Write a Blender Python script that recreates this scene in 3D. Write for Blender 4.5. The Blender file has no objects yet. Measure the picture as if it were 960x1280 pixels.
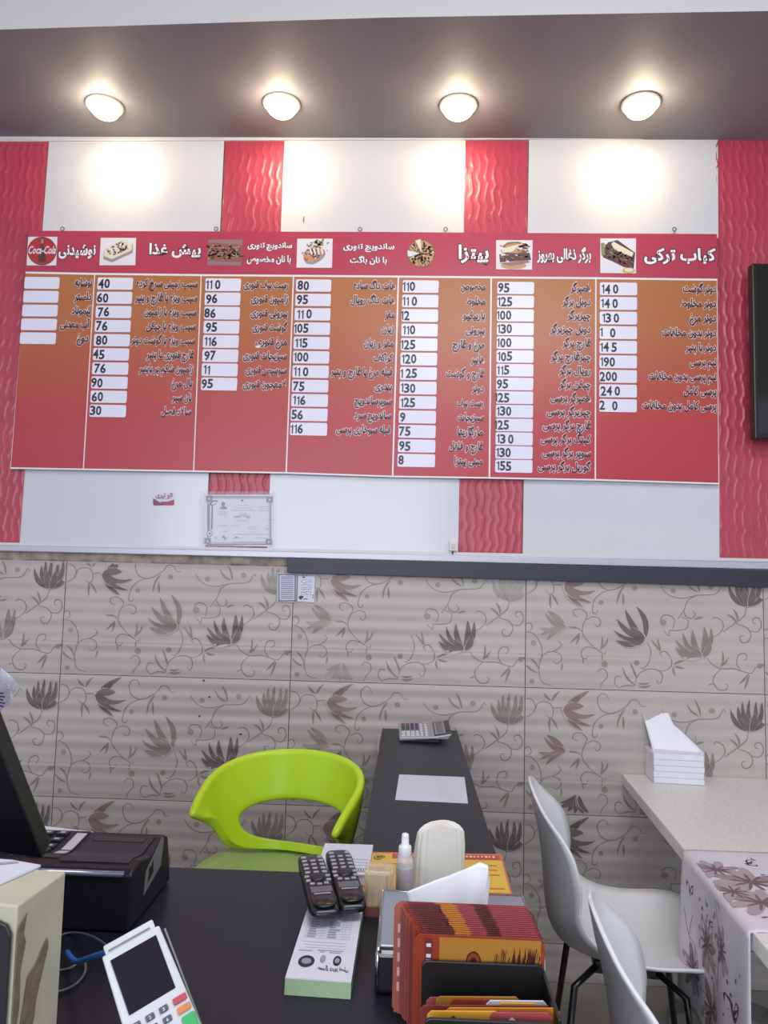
import bpy, bmesh, math, random
from mathutils import Vector, Matrix
R = math.radians
S = bpy.context.scene
# ------------------------------------------------------------------ camera
H, D, F = 1.375, 2.8, 960.0            # eye height, distance to the back wall, focal length in px of a 960 px wide frame
YAW, PITCH, ROLL = R(1.96), R(4.9), R(1.42)
FW = Vector((-math.sin(YAW)*math.cos(PITCH), math.cos(YAW)*math.cos(PITCH), math.sin(PITCH)))
_r = Vector((math.cos(YAW), math.sin(YAW), 0)); _u = _r.cross(FW)
RT = _r*math.cos(ROLL) + _u*math.sin(ROLL); UP = _u*math.cos(ROLL) - _r*math.sin(ROLL)
cd = bpy.data.cameras.new('camera'); cam = bpy.data.objects.new('camera', cd); S.collection.objects.link(cam)
cd.sensor_fit = 'HORIZONTAL'; cd.sensor_width = 36; cd.lens = 36*F/960; cd.clip_start = .02; cd.clip_end = 60
M = Matrix.Identity(4)
for i in range(3): M[i][0] = RT[i]; M[i][1] = UP[i]; M[i][2] = -FW[i]
M[2][3] = H; cam.matrix_world = M; S.camera = cam
# ------------------------------------------------------------------ light
S.view_settings.view_transform = 'Standard'; S.view_settings.look = 'None'
S.view_settings.exposure = 0.0; S.view_settings.gamma = 1.0
wd = bpy.data.worlds.new('world'); S.world = wd; wd.use_nodes = True
bg = wd.node_tree.nodes['Background']; bg.inputs[0].default_value = (.84, .87, 1, 1); bg.inputs[1].default_value = 0.80
def area(name, loc, target, sx, sy, power, col):
    l = bpy.data.lights.new(name, 'AREA'); l.shape = 'RECTANGLE'; l.size = sx; l.size_y = sy; l.energy = power; l.color = col
    o = bpy.data.objects.new(name, l); o.location = loc
    o.rotation_euler = (Vector(target)-Vector(loc)).to_track_quat('-Z', 'Y').to_euler(); S.collection.objects.link(o); return o
area('shop_window_daylight', (-1.2, -3.2, 1.9), (0, 2.8, 1.7), 3.2, 1.9, 104, (.86, .90, 1))
area('ceiling_panel_light', (.5, .3, 3.05), (.3, 1.6, 0), 1.5, .8, 34, (.95, .97, 1))
# ------------------------------------------------------------------ helpers
def ray(px, py): return FW + RT*((px-480)/F) - UP*((py-640)/F)
def W(px, py, off=0):                  # a point of the back wall (or of a plane «off» in front of it)
    d = ray(px, py); t = (D-off)/d.y; return Vector((d.x*t, D-off, H+d.z*t))
def P(px, py, y):
    d = ray(px, py); t = y/d.y; return Vector((d.x*t, y, H+d.z*t))
def T(px, py, z):                      # a point of a level plane at height z
    d = ray(px, py); t = (z-H)/d.z; return Vector((d.x*t, d.y*t, z))
def lin(c):
    c = c/255.0
    return c/12.92 if c <= .04045 else ((c+.055)/1.055)**2.4
def rgb(r, g, b): return (lin(r), lin(g), lin(b), 1)
MATS = {}
def mat(name, c, rough=.5, metal=0, bump=None, var=None, coat=0, trans=0, alpha=1, emit=0, spec=.5, sheen=0, sss=0):
    if name in MATS: return MATS[name]
    m = bpy.data.materials.new(name); m.use_nodes = True; nt = m.node_tree; b = nt.nodes['Principled BSDF']
    col = rgb(*c); b.inputs['Base Color'].default_value = col
    b.inputs['Roughness'].default_value = rough; b.inputs['Metallic'].default_value = metal
    b.inputs['Coat Weight'].default_value = coat; b.inputs['Coat Roughness'].default_value = .08
    b.inputs['Transmission Weight'].default_value = trans; b.inputs['Alpha'].default_value = alpha
    b.inputs['Specular IOR Level'].default_value = spec
    if sss: b.inputs['Subsurface Weight'].default_value = sss; b.inputs['Subsurface Radius'].default_value = (.02,.02,.015)
    if emit: b.inputs['Emission Color'].default_value = col; b.inputs['Emission Strength'].default_value = emit
    tc = nt.nodes.new('ShaderNodeTexCoord')
    if var:                            # (scale, amount): soft variation of the thing's own colour
        n = nt.nodes.new('ShaderNodeTexNoise'); n.inputs['Scale'].default_value = var[0]; n.inputs['Detail'].default_value = 6
        nt.links.new(tc.outputs['Object'], n.inputs['Vector'])
        r = nt.nodes.new('ShaderNodeValToRGB'); a = var[1]
        r.color_ramp.elements[0].position = .35; r.color_ramp.elements[1].position = .65
        r.color_ramp.elements[0].color = [x*(1-a) for x in col[:3]]+[1]; r.color_ramp.elements[1].color = [min(1, x*(1+a)) for x in col[:3]]+[1]
        nt.links.new(n.outputs['Fac'], r.inputs['Fac']); nt.links.new(r.outputs['Color'], b.inputs['Base Color'])
    if bump:                           # (scale, strength)
        n = nt.nodes.new('ShaderNodeTexNoise'); n.inputs['Scale'].default_value = bump[0]; n.inputs['Detail'].default_value = 4
        nt.links.new(tc.outputs['Object'], n.inputs['Vector'])
        u = nt.nodes.new('ShaderNodeBump'); u.inputs['Strength'].default_value = bump[1]; u.inputs['Distance'].default_value = .002
        nt.links.new(n.outputs['Fac'], u.inputs['Height']); nt.links.new(u.outputs['Normal'], b.inputs['Normal'])
    MATS[name] = m; return m
def grad_mat(name, stops, z0, z1, rough=.4):   # a print whose ink runs from one colour to another up the panel
    m = mat(name, stops[0][1], rough); nt = m.node_tree; b = nt.nodes['Principled BSDF']
    tc = nt.nodes.new('ShaderNodeTexCoord'); sp = nt.nodes.new('ShaderNodeSeparateXYZ'); mr = nt.nodes.new('ShaderNodeMapRange')
    mr.inputs[1].default_value = z0; mr.inputs[2].default_value = z1; r = nt.nodes.new('ShaderNodeValToRGB')
    nt.links.new(tc.outputs['Object'], sp.inputs[0]); nt.links.new(sp.outputs[2], mr.inputs[0]); nt.links.new(mr.outputs[0], r.inputs[0])
    while len(r.color_ramp.elements) < len(stops): r.color_ramp.elements.new(.5)
    for e, (p, c) in zip(r.color_ramp.elements, stops): e.position = p; e.color = rgb(*c)
    nt.links.new(r.outputs[0], b.inputs['Base Color']); return m
class MB:
    def __init__(s): s.v = []; s.f = []; s.m = []
    def add(s, vs, fs, mi=0):
        n = len(s.v); s.v += [tuple(v) for v in vs]; s.f += [tuple(i+n for i in f) for f in fs]; s.m += [mi]*len(fs); return s
    def hexa(s, p, mi=0):              # p: four bottom corners then four top corners, same order
        return s.add(p, [(3,2,1,0),(4,5,6,7),(0,1,5,4),(1,2,6,5),(2,3,7,6),(3,0,4,7)], mi)
    def box(s, x0, x1, y0, y1, z0, z1, mi=0):
        return s.hexa([(x0,y0,z0),(x1,y0,z0),(x1,y1,z0),(x0,y1,z0),(x0,y0,z1),(x1,y0,z1),(x1,y1,z1),(x0,y1,z1)], mi)
    def poly(s, pts, mi=0): return s.add(pts, [tuple(range(len(pts)))], mi)
    def prism(s, pts, off, mi=0):      # polygon pushed along off
        n = len(pts); off = Vector(off); q = [Vector(p)+off for p in pts]
        return s.add(list(pts)+q, [tuple(range(n))[::-1], tuple(range(n, 2*n))]+[(i, (i+1) % n, n+(i+1) % n, n+i) for i in range(n)], mi)
    def tube(s, pts, r, n=8, mi=0, caps=True):
        pts = [Vector(p) for p in pts]; rs = r if isinstance(r, (list, tuple)) else [r]*len(pts); vs = []; prev = None
        for i, p in enumerate(pts):
            d = (pts[min(i+1, len(pts)-1)]-pts[max(i-1, 0)]).normalized()
            a = prev if prev is not None else d.orthogonal().normalized()
            a = (a-d*a.dot(d)).normalized(); prev = a; b = d.cross(a)
            vs += [p+(a*math.cos(2*math.pi*k/n)+b*math.sin(2*math.pi*k/n))*rs[i] for k in range(n)]
        fs = [(i*n+k, i*n+(k+1) % n, (i+1)*n+(k+1) % n, (i+1)*n+k) for i in range(len(pts)-1) for k in range(n)]
        if caps: fs += [tuple(range(n))[::-1], tuple(range((len(pts)-1)*n, len(pts)*n))]
        return s.add(vs, fs, mi)
    def lathe(s, prof, c=(0,0,0), n=24, mi=0, sx=1, sy=1, M=None):
        vs = [Vector((r*math.cos(2*math.pi*k/n)*sx, r*math.sin(2*math.pi*k/n)*sy, z)) for r, z in prof for k in range(n)]
        if M is not None: vs = [M @ v for v in vs]
        vs = [v+Vector(c) for v in vs]
        fs = [(i*n+k, i*n+(k+1) % n, (i+1)*n+(k+1) % n, (i+1)*n+k) for i in range(len(prof)-1) for k in range(n)]
        fs += [tuple(range(n))[::-1], tuple(range((len(prof)-1)*n, len(prof)*n))]
        return s.add(vs, fs, mi)
    def grid(s, fn, nu, nv, mi=0, flip=False):
        vs = [fn(i/nu, j/nv) for j in range(nv+1) for i in range(nu+1)]; w = nu+1
        fs = [(j*w+i, j*w+i+1, (j+1)*w+i+1, (j+1)*w+i) for j in range(nv) for i in range(nu)]
        if flip: fs = [f[::-1] for f in fs]
        return s.add(vs, fs, mi)
    def build(s, name, mats, parent=None, smooth=False, bevel=0, solid=0, sub=0, segs=2, weld=False):
        me = bpy.data.meshes.new(name); me.from_pydata(s.v, [], s.f)
        for m in (mats if isinstance(mats, (list, tuple)) else [mats]): me.materials.append(m)
        if any(s.m): me.polygons.foreach_set('material_index', s.m)
        if weld or bevel:
            b = bmesh.new(); b.from_mesh(me); bmesh.ops.remove_doubles(b, verts=b.verts, dist=1e-5)
            bmesh.ops.recalc_face_normals(b, faces=b.faces); b.to_mesh(me); b.free()
        if smooth: me.polygons.foreach_set('use_smooth', [True]*len(me.polygons))
        o = bpy.data.objects.new(name, me); S.collection.objects.link(o); o.parent = parent
        if solid: k = o.modifiers.new('solid', 'SOLIDIFY'); k.thickness = abs(solid); k.offset = -1 if solid > 0 else 1
        if sub: k = o.modifiers.new('sub', 'SUBSURF'); k.levels = k.render_levels = sub
        if bevel:
            k = o.modifiers.new('bevel', 'BEVEL'); k.width = bevel; k.segments = segs; k.limit_method = 'ANGLE'; k.angle_limit = R(40)
            k.harden_normals = False
        return o
def tag(o, label, cat, group=None):
    o['label'] = label; o['category'] = cat
    if group: o['group'] = group
    return o
def thing(name, label, cat, loc=(0,0,0), group=None):
    o = bpy.data.objects.new(name, None); o.empty_display_size = .05; S.collection.objects.link(o); o.location = loc
    return tag(o, label, cat, group)
def under(t, *objs):                    # world-space meshes become parts of a thing whose empty stands at its base
    for o in objs: o.parent = t; o.matrix_parent_inverse = Matrix.Translation(t.location).inverted()
    return t
def struct(o): o['kind'] = 'structure'; return o
def spline(pts, n=6, closed=False):
    p = [Vector(q) for q in pts]; out = []
    for i in range(len(p)-1):
        a = p[max(i-1, 0)]; b = p[i]; c = p[i+1]; d = p[min(i+2, len(p)-1)]
        for k in range(n):
            t = k/n; out.append(.5*((2*b)+(c-a)*t+(2*a-5*b+4*c-d)*t*t+(3*b-a-3*c+d)*t**3))
    out.append(p[-1]); return out
# ------------------------------------------------------------------ lettering
FORMS = {}
def _f(ch, iso, dual):
    FORMS[ch] = (iso, iso+1, iso+2, iso+3) if dual else (iso, iso+1, None, None)
for ch, c in zip('آاةدذرزو', (0xFE81,0xFE8D,0xFE93,0xFEA9,0xFEAB,0xFEAD,0xFEAF,0xFEED)): _f(ch, c, False)
_f('ژ', 0xFB8A, False)
for ch, c in zip('بتثجحخسشصضطظعغفقلمنه', (0xFE8F,0xFE95,0xFE99,0xFE9D,0xFEA1,0xFEA5,0xFEB1,0xFEB5,0xFEB9,0xFEBD,0xFEC1,0xFEC5,0xFEC9,0xFECD,0xFED1,0xFED5,0xFEDD,0xFEE1,0xFEE5,0xFEE9)): _f(ch, c, True)
for ch, c in zip('پچکگی', (0xFB56,0xFB7A,0xFB8E,0xFB92,0xFBFC)): _f(ch, c, True)
def shape(t):                           # Persian letters to their joined forms, in drawing order
    if not any(c in FORMS for c in t): return t
    out = []; i = 0
    while i < len(t):
        c = t[i]
        if c not in FORMS: out.append(c); i += 1; continue
        pj = i > 0 and t[i-1] in FORMS and FORMS[t[i-1]][2] is not None
        if c == 'ل' and i+1 < len(t) and t[i+1] == 'ا':
            out.append(chr(0xFEFC if pj else 0xFEFB)); i += 2; continue
        f = FORMS[c]; nj = f[2] is not None and i+1 < len(t) and t[i+1] in FORMS
        out.append(chr(f[3] if pj and nj else f[1] if pj else f[2] if nj else f[0])); i += 1
    return ''.join(out[::-1])
_TC = {}
def glyphs(text, bold=0.0, shear=0.0, res=2):
    k = (text, bold, shear)
    if k not in _TC:
        c = bpy.data.curves.new('t', 'FONT'); c.body = shape(text); c.resolution_u = res; c.offset = bold; c.shear = shear
        o = bpy.data.objects.new('t', c); S.collection.objects.link(o); dg = bpy.context.evaluated_depsgraph_get(); dg.update()
        me = bpy.data.meshes.new_from_object(o.evaluated_get(dg))
        _TC[k] = ([(v.co.x, v.co.y) for v in me.vertices], [tuple(p.vertices) for p in me.polygons])
        bpy.data.objects.remove(o); bpy.data.curves.remove(c); bpy.data.meshes.remove(me)
    return _TC[k]
_AC = {}
def _area(ch, b, shear):
    k = (ch, b, shear)
    if k not in _AC:
        v, f = glyphs(ch, b, shear); s = 0
        for t in f:
            for i in range(1, len(t)-1):
                (x0, y0), (x1, y1), (x2, y2) = v[t[0]], v[t[i]], v[t[i+1]]; s += abs((x1-x0)*(y2-y0)-(x2-x0)*(y1-y0))/2
        _AC[k] = s
    return _AC[k]
def safe_bold(text, b, shear):         # a stroke weight at which every glyph really fills
    for c in (b, b+.003, b+.006, b+.009, b-.004, b+.013, b-.008, b-.013, .01, .0):
        if c <= 0: return 0.0
        if all(_area(ch, c, shear) > _area(ch, 0.0, shear)*1.02 for ch in set(shape(text)) if ch.strip()): return c
    return 0.0
def write(mb, text, fn, x0, x1, base, size=None, y0=None, y1=None, bold=.015, mi=0, ref=.015, shear=0):
    """fn(x, y) -> point; x runs from x0 to x1; either size (em, y up from base) or the ink box y0..y1"""
    rv, _ = glyphs(text, ref, shear); v, f = glyphs(text, safe_bold(text, bold, shear), shear)
    if not rv: return
    ax, bx = min(p[0] for p in rv), max(p[0] for p in rv); ay, by = min(p[1] for p in rv), max(p[1] for p in rv)
    k = (x1-x0)/(bx-ax)
    if size is None: ky = (y1-y0)/(by-ay); oy = y0-ay*ky
    else: ky = size; oy = base
    mb.add([fn(x0+(p[0]-ax)*k, oy+p[1]*ky) for p in v], f, mi)
# ------------------------------------------------------------------ the room
m_plaster = mat('plaster', (196,194,192), .8, bump=(60,.15)); m_ceil = mat('ceiling_paint', (205,203,200), .8, bump=(20,.1))
m_soffit = mat('soffit_paint', (130,126,131), .6, bump=(30,.15), var=(3,.05))
m_floor = mat('floor_tile', (150,148,138), .35, var=(5,.08)); m_grout = mat('grout', (120,116,110), .9)
wall = MB().box(-4.2, 4.2, D+.012, D+.2, 0, 3.6).build('wall_back', m_plaster); struct(wall)
fl = MB().box(-4.2, 4.2, -3, D+.2, -.1, -.004).build('floor', m_grout); struct(fl)
for i in range(-1, 5):
    for j in range(-1, 6):
        x, y = .02+i*.45, D-.45*(j+1)
        if i < 0 and j > 2: continue
        o = MB().box(x+.0015, x+.4485, y+.0015, y+.4485, -.004, 0).build('floor_tile', m_floor, fl)
ce = MB().box(-4.2, 4.2, -3, 2.7, 3.42, 3.5).build('ceiling', m_ceil); struct(ce)
a, b = T(-160, 47, 3.045), T(0, 37, 3.045); c, d = T(480, 22, 3.045), T(1120, 11, 3.045)
sp = MB(); up = Vector((0,0,.375))
bk = [Vector((d.x, D+.01, 3.05)), Vector((a.x, D+.01, 3.037))]
a = a+(a-b)*4; bk[1].x = a.x; d = d+(d-c)*1.2; bk[0].x = d.x
pts = [a, b, c, d]+bk
sp.add(pts, [tuple(range(6))], 0); sp.add([a,b,c,d,a+up,b+up,c+up,d+up], [(0,1,5,4),(1,2,6,5),(2,3,7,6)], 1)
sp.add([p+up for p in pts], [tuple(range(6))[::-1]], 1)
struct(sp.build('ceiling_drop', [m_soffit, m_ceil]))
# thin white cove strip where the panels meet the ceiling
m_trim = mat('white_trim', (206,205,208), .4); m_alu = mat('aluminium_trim', (188,188,200), .35, metal=.25)
m_dark = mat('dark_gap', (70,66,66), .8)
def wbox(name, m, q, o0, o1, parent=None, bevel=0):   # q: four photo corners (tl, tr, br, bl) on the back wall; from o0 to o1 in front of it
    p = [W(x, y, o0) for x, y in q]; r = [Vector((v.x, D-o1, v.z)) for v in p]
    return MB().hexa([p[3], p[2], r[2], r[3], p[0], p[1], r[1], r[0]]).build(name, m, parent, bevel=bevel)
struct(wbox('trim_1', m_trim, [(-60,174),(1020,168),(1020,177),(-60,181)], -.012, .012, bevel=.002))
struct(wbox('trim_2', m_alu, [(-60,680),(1020,704.5),(1020,713.5),(-60,687.5)], -.012, .022, bevel=.003))
struct(wbox('trim_3', m_trim, [(-60,677),(1020,700),(1020,704),(-60,680.5)], -.012, .010))
m_rail = mat('rail_black', (46,47,60), .45, var=(8,.05))
struct(wbox('trim_4', m_rail, [(361,697),(1020,715.5),(1020,736.5),(361,716)], -.012, .030, bevel=.002))
# wall panels: glossy white boards and red wave-relief boards, edge to edge
m_white = mat('gloss_white_panel', (206,207,212), .16, var=(1.3,.02)); m_red = mat('red_wave_panel', (178,64,84), .34, var=(5,.06))
def up_q(x0, x1): return [(x0,177.5),(x1,176.5)]
def xa(top, y):                        # the panel joints run down the wall
    t = {63:(63,178,27,676), 282:(282,176,262,613), 356:(356,176,338,600), 582:(582,178,573,690), 660:(660,178,652,690), 896:(896,178,898,700)}[top]
    return t[0]+(t[2]-t[0])*(y-t[1])/(t[3]-t[1])
def ytop(x): return 178.5-.0018*x
def ybot(x): return 678.5+.0225*x
for x0, x1 in ((63,282),(356,582),(660,896)):
    for a0, a1 in ((0, 1), (2, 3)):
        if a0 == 0: ys = (ytop(x0), ytop(x1), 300, 300)
        else: ys = (570, 570, ybot(x1), ybot(x0))
        q = [(xa(x0, ys[0])+.5, ys[0]), (xa(x1, ys[1])-.5, ys[1]), (xa(x1, ys[2])-.5, ys[2]), (xa(x0, ys[3])+.5, ys[3])]
        wbox('wall_panel', m_white, q, -.010, .006, wall, bevel=.0012)
def wave(x, z):
    w = .0048*math.sin(z*74+1.6*math.sin(x*11))+.0022*math.sin(z*139+x*31)
    s = (x+w)*2*math.pi/.0285
    a = math.sin(s+.5*math.sin(z*5.3)); k = max(0, a)**1.8
    return .0034*k*(.70+.30*math.sin(z*13+math.floor((s+.5)/(2*math.pi))*2.1))
def relief(x0, x1, z0, z1, name='wave_panel'):
    nu = max(8, int((x1-x0)/.0034)); nv = int((z1-z0)/.008); g = MB()
    def fn(u, v):
        x = x0+(x1-x0)*u; z = z0+(z1-z0)*v; e = min(u, 1-u, v, 1-v) > 0
        return (x, D-.004-(wave(x, z) if e else 0), z)
    g.grid(fn, nu, nv); o = g.build(name, m_red, wall, smooth=True); return o
for t0, t1 in ((282,356),(582,660)):
    for (y0, y1) in ((176.5, 300), (570, 0)):
        p = W((xa(t0, y0)), y0, 0); q = W(xa(t1, y0), y0, 0); zb = W(t0, y1 or ybot(t0)-1.5, 0).z
        r = W(xa(t0, y1 or 690), y1 or 690, 0); r2 = W(xa(t1, y1 or 690), y1 or 690, 0)
        relief(min(p.x, r.x) if 0 else (p.x+r.x)/2, (q.x+r2.x)/2, zb, p.z)
pl = (W(63, 178).x+W(27, 676).x)/2; relief(pl-.38, pl, W(10, ybot(10)).z, W(20, 177).z)
pr_ = W(898.6, 690).x+.003; relief(pr_, pr_+.5, W(930, ybot(930)).z, W(930, 175.5).z)
# ------------------------------------------------------------------ wall tiles with ripple relief and floral print
TWd, THt = .8415, .4355; m_tile = mat('ripple_tile', (182,174,168), .40, var=(2.2,.045), bump=(35,.05))
def rip(z): # z up from the tile's foot
    s = (THt-z)/THt; k = .0017*(.5+.5*math.cos(2*math.pi*(s*10+.5)))+.0008*math.sin(s*37)
    if abs(s-.735) < .006: k -= .0018
    return k
def tile_mesh(z0, z1, w=TWd):
    b = MB(); n = 90; zs = [z0+.0012+(z1-z0-.0024)*i/n for i in range(n+1)]
    for i in range(n): pass
    vs = []; x0, x1 = .0014, w-.0014
    for z in zs: vs += [(x0, -rip(z)-.002, z), (x1, -rip(z)-.002, z)]
    b.add(vs, [(2*i, 2*i+1, 2*i+3, 2*i+2) for i in range(n)])
    m = len(zs)
    b.add([(x0, .01, z) for z in (zs[0], zs[-1])]+[(x1, .01, z) for z in (zs[0], zs[-1])]+[vs[0], vs[2*m-2], vs[1], vs[2*m-1]],
          [(0,2,6,4), (1,5,7,3), (0,4,5,1), (2,3,7,6)])
    o = b.build('tile', m_tile, wall, smooth=False); me = o.data
    me.polygons.foreach_set('use_smooth', [True]*n+[False]*4); return o
# print colours
INK = {'d': mat('print_dark', (106,96,92), .4), 'm': mat('print_mid', (136,126,119), .4), 'l': mat('print_light', (150,140,131), .4),
       'b': mat('print_brown', (136,116,109), .4), 'f': mat('print_faint', (160,152,145), .4)}
m_vine = mat('print_vine', (138,129,121), .4)
def uv(X, Y):
    u = (X-118+.045*(Y-62)*(1-.5*(X-118)/1140))/1140*TWd; v = (Y-62-.026*(X-118))/602*THt; return u, THt-v
HT = [0.0]
def pt(u, z): return (u, -rip(min(max(z, 0), THt))-.0026-HT[0], z)
def strip(b, pts, wf, mi=0, cross=1):   # a tapered stroke printed on the rippled face
    n = len(pts); rows = []
    for i, p in enumerate(pts):
        d = (pts[min(i+1, n-1)]-pts[max(i-1, 0)]); d.normalize(); q = Vector((-d.y, d.x)); w = wf(i/(n-1))
        rows.append([pt(*(p+q*w*(2*k/cross-1))) for k in range(cross+1)])
    ok = [all(-.001 < r[0] < TWd+.001 and .001 < r[2] < THt-.0005 for r in row) for row in rows]
    vs = [v for row in rows for v in row]; w = cross+1
    b.add(vs, [(i*w+k, i*w+k+1, (i+1)*w+k+1, (i+1)*w+k) for i in range(n-1) if ok[i] and ok[i+1] for k in range(cross)], mi)
def V2(X, Y): return Vector(uv(X, Y))
def vine(b, pts, w=.0019): 
    s = spline([V2(*p).to_3d() for p in pts], 6); strip(b, [Vector((p.x, p.y)) for p in s], lambda t: w*(.65+.35*math.sin(math.pi*min(1, t*1.1))), 0)
def leaf(b, x0, y0, x1, y1, w=.0052, bend=.12, mi=0):
    a, c = V2(x0, y0), V2(x1, y1); d = c-a; q = Vector((-d.y, d.x))
    pts = [a+d*(k/8)+q*bend*math.sin(math.pi*k/8) for k in range(9)]; strip(b, pts, lambda t: w*math.sin(math.pi*min(1, (t*.93+.05)**.9))**.8, mi, 2)
def bud(b, x, y, r=14):
    c = V2(x, y); rr = r/1140*TWd; pts = [c+Vector((0, rr*(1-2*k/6))) for k in range(7)]
    strip(b, pts, lambda t: rr*math.sqrt(max(.02, 1-(2*t-1)**2)), 1, 2)
def flower(b, base, petals, mi):
    for k, (tx, ty, w, bend) in enumerate(petals):
        HT[0] = .0003*(2*k+1); leaf(b, base[0], base[1], tx+(tx-base[0])*.02, ty+(ty-base[1])*.02, w*1.32+.0012, bend, 7)
        HT[0] += .0003; leaf(b, base[0]+(tx-base[0])*.10, base[1]+(ty-base[1])*.03, tx, ty, w*1.32, bend, mi)
    HT[0] = 0.0
FL = {
 'A': ((292,158), [(424,78,.0070,.03),(388,92,.0095,-.06),(395,152,.0100,.04),(446,190,.0065,-.18),(425,245,.0055,-.14),(384,268,.0065,-.10),(372,225,.0105,-.05)]),
 'B': ((305,372), [(200,300,.0060,.10),(215,290,.0085,-.05),(172,372,.0075,.10),(178,405,.0060,-.08),(205,430,.0050,-.10),(235,345,.009,0)]),
 'C': ((682,428), [(645,268,.0075,-.15),(590,284,.0080,.06),(548,330,.0075,.10),(530,384,.0055,.14),(540,434,.0085,.16),(610,370,.0095,.0),(600,436,.0075,.16)]),
 'D': ((950,512), [(1000,372,.0070,-.10),(968,368,.0085,-.06),(910,382,.0075,.10),(862,396,.0060,.14),(828,432,.0060,.12),(826,468,.0075,.18),(900,460,.0095,.06),(985,430,.0085,-.12)]),
 'E': ((1180,268), [(1092,165,.0070,.16),(1128,150,.0070,.12),(1150,128,.0060,.08),(1182,118,.0055,.05),(1212,128,.0060,-.06),(1240,130,.0065,-.12),(1262,165,.0060,-.16),(1160,180,.0095,.05),(1205,180,.0095,-.05)]),
 'F': ((350,575), [(268,610,.0060,.14),(265,632,.0080,.10),(300,650,.0085,.06),(335,660,.0085,.0),(372,660,.0085,-.05),(398,655,.0065,-.12)]),
}
VINES = [
 [(118,205),(155,180),(163,145),(145,118),(122,115)], [(165,165),(175,140),(205,130),(235,140),(248,165),(245,200),(225,205),(212,190)], [(250,160),(288,158)],
 [(515,120),(505,95),(480,92),(462,120),(475,165),(510,185),(550,180),(600,150),(625,120),(655,125),(670,150),(692,150)],
 [(550,180),(490,195),(450,225),(435,260),(432,295),(450,300),(455,285)],
 [(362,318),(340,308),(342,285),(375,280),(405,308),(385,355),(380,400),(410,445),(450,480),(483,500),(490,488)],
 [(402,332),(430,318),(460,325),(468,350),(452,366),(440,352)], [(380,392),(350,370),(312,368)], [(450,478),(400,465),(372,485),(372,515),(392,522),(402,506)],
 [(375,520),(378,548)], [(470,500),(468,530)], [(445,590),(460,572),(485,580),(490,610),(465,640),(455,665)],
 [(105,355),(125,348),(137,370),(122,388)], [(105,390),(140,400),(170,440),(180,490),(165,550),(162,600),(180,640),(220,652)],
 [(165,540),(190,500),(230,488),(265,500),(272,530),(250,548),(232,535)], [(225,489),(255,477),(275,455),(262,438)],
 [(690,440),(705,490),(690,545),(665,570),(650,565)], [(620,652),(640,600),(680,575),(730,575),(755,600),(750,635),(735,640),(728,625)],
 [(620,655),(580,652),(545,665)], [(562,612),(535,608),(525,640),(545,665)], [(760,512),(750,495),(775,487),(800,520),(800,560),(765,580),(738,578)],
 [(765,165),(790,200),(830,222),(880,225),(940,212),(1020,208),(1045,188),(1058,165),(1070,180)], [(940,212),(895,235),(875,280),(840,330)],
 [(770,385),(795,410),(800,385),(830,385),(880,375),(890,335),(860,318)], [(757,345),(770,312),(805,312),(825,335),(815,375)], [(872,285),(880,315),(910,325),(925,305),(912,288)],
 [(1005,330),(1020,320),(1050,335),(1058,370),(1035,400),(995,424)], [(1055,392),(1110,352),(1160,312),(1172,270)], [(1120,352),(1170,370),(1188,405),(1170,440),(1142,440),(1135,415),(1155,410)],
 [(1182,385),(1220,390),(1240,360),(1230,325),(1205,325),(1202,345),(1216,350)],
 [(975,520),(1000,550),(1040,570),(1100,570),(1150,585),(1185,590),(1210,560),(1250,555)], [(1135,580),(1115,545),(1125,505),(1155,495),(1165,515),(1150,530)],
 [(1040,570),(1005,605),(1000,635),(1020,668),(1055,672),(1068,650),(1055,642)], [(975,648),(1002,640)], [(320,372),(370,376)]]
LEAVES = [(240,125,206,84),(246,128,286,78),(232,206,230,276),(236,206,268,264),(592,165,552,258),(580,200,583,262),(365,398,316,446),(362,402,345,455),(465,480,472,412),(470,470,502,420),
 (275,545,268,580),(152,592,84,520),(160,575,120,520),(625,650,565,560),(632,620,602,540),(640,640,692,638),(640,655,700,650),(752,486,712,432),(752,484,740,422),(815,550,868,532),(820,558,868,568),(812,562,820,606),
 (920,330,962,320),(942,196,886,138),(950,196,922,116),(1125,350,1080,305),(1128,338,1106,276),(1042,560,1050,486),(1038,556,1080,512),(1168,595,1122,645),(1172,600,1146,670),(1250,560,1232,545)]
BUDS = [(475,248,12),(640,178,13),(480,550,16),(140,445,13),(125,632,12),(1225,556,13),(635,543,13),(770,345,16),(825,190,13),(1005,170,14)]
cols = {-2: 'dddmlf', -1: 'ddddd', 0: 'm-mdl-', 1: 'bl-dfd', 2: 'bbdmm-'}
MIX = {(-2,0):'b-mmd-', (-1,0):'d-mdl-', (0,0):'bl-dff', (1,0):'bldmd-', (2,0):'b-mdm-', (-2,1):'d-mdd-', (-1,1):'d-mdm-', (0,1):'bl-mmd', (1,1):'bb-mdd', (2,1):'m-ddl-',
       (-2,2):'m-mdd-', (-1,2):'b-mdm-', (0,2):'bl-mdf', (1,2):'dl-mdd', (2,2):'b-dml-', }
XJ = -.4185; ZR = [.998, .5625, .127, -.3085]
def floral(parent, key, zmax):
    b = MB()
    for v in VINES: vine(b, v)
    for l in LEAVES: leaf(b, *l, w=.0040, bend=random.Random(l[0]).uniform(-.12, .12))
    for l in BUDS: bud(b, *l)
    for ch, k in zip('ABCDEF', key):
        if k != '-': flower(b, *FL[ch], 2+'dmlbf'.index(k))
    keep = [(f, m) for f, m in zip(b.f, b.m) if all(b.v[i][2] < zmax-.002 for i in f)]
    b.f = [k[0] for k in keep]; b.m = [k[1] for k in keep]
    return b.build('floral_print', [m_vine, INK['l'], INK['d'], INK['m'], INK['l'], INK['b'], INK['f'], m_tile], parent)
full = tile_mesh(0, THt); full.location = (0, 0, -9); row1 = tile_mesh(0, THt-.026); foot = tile_mesh(THt-.127, THt)
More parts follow.
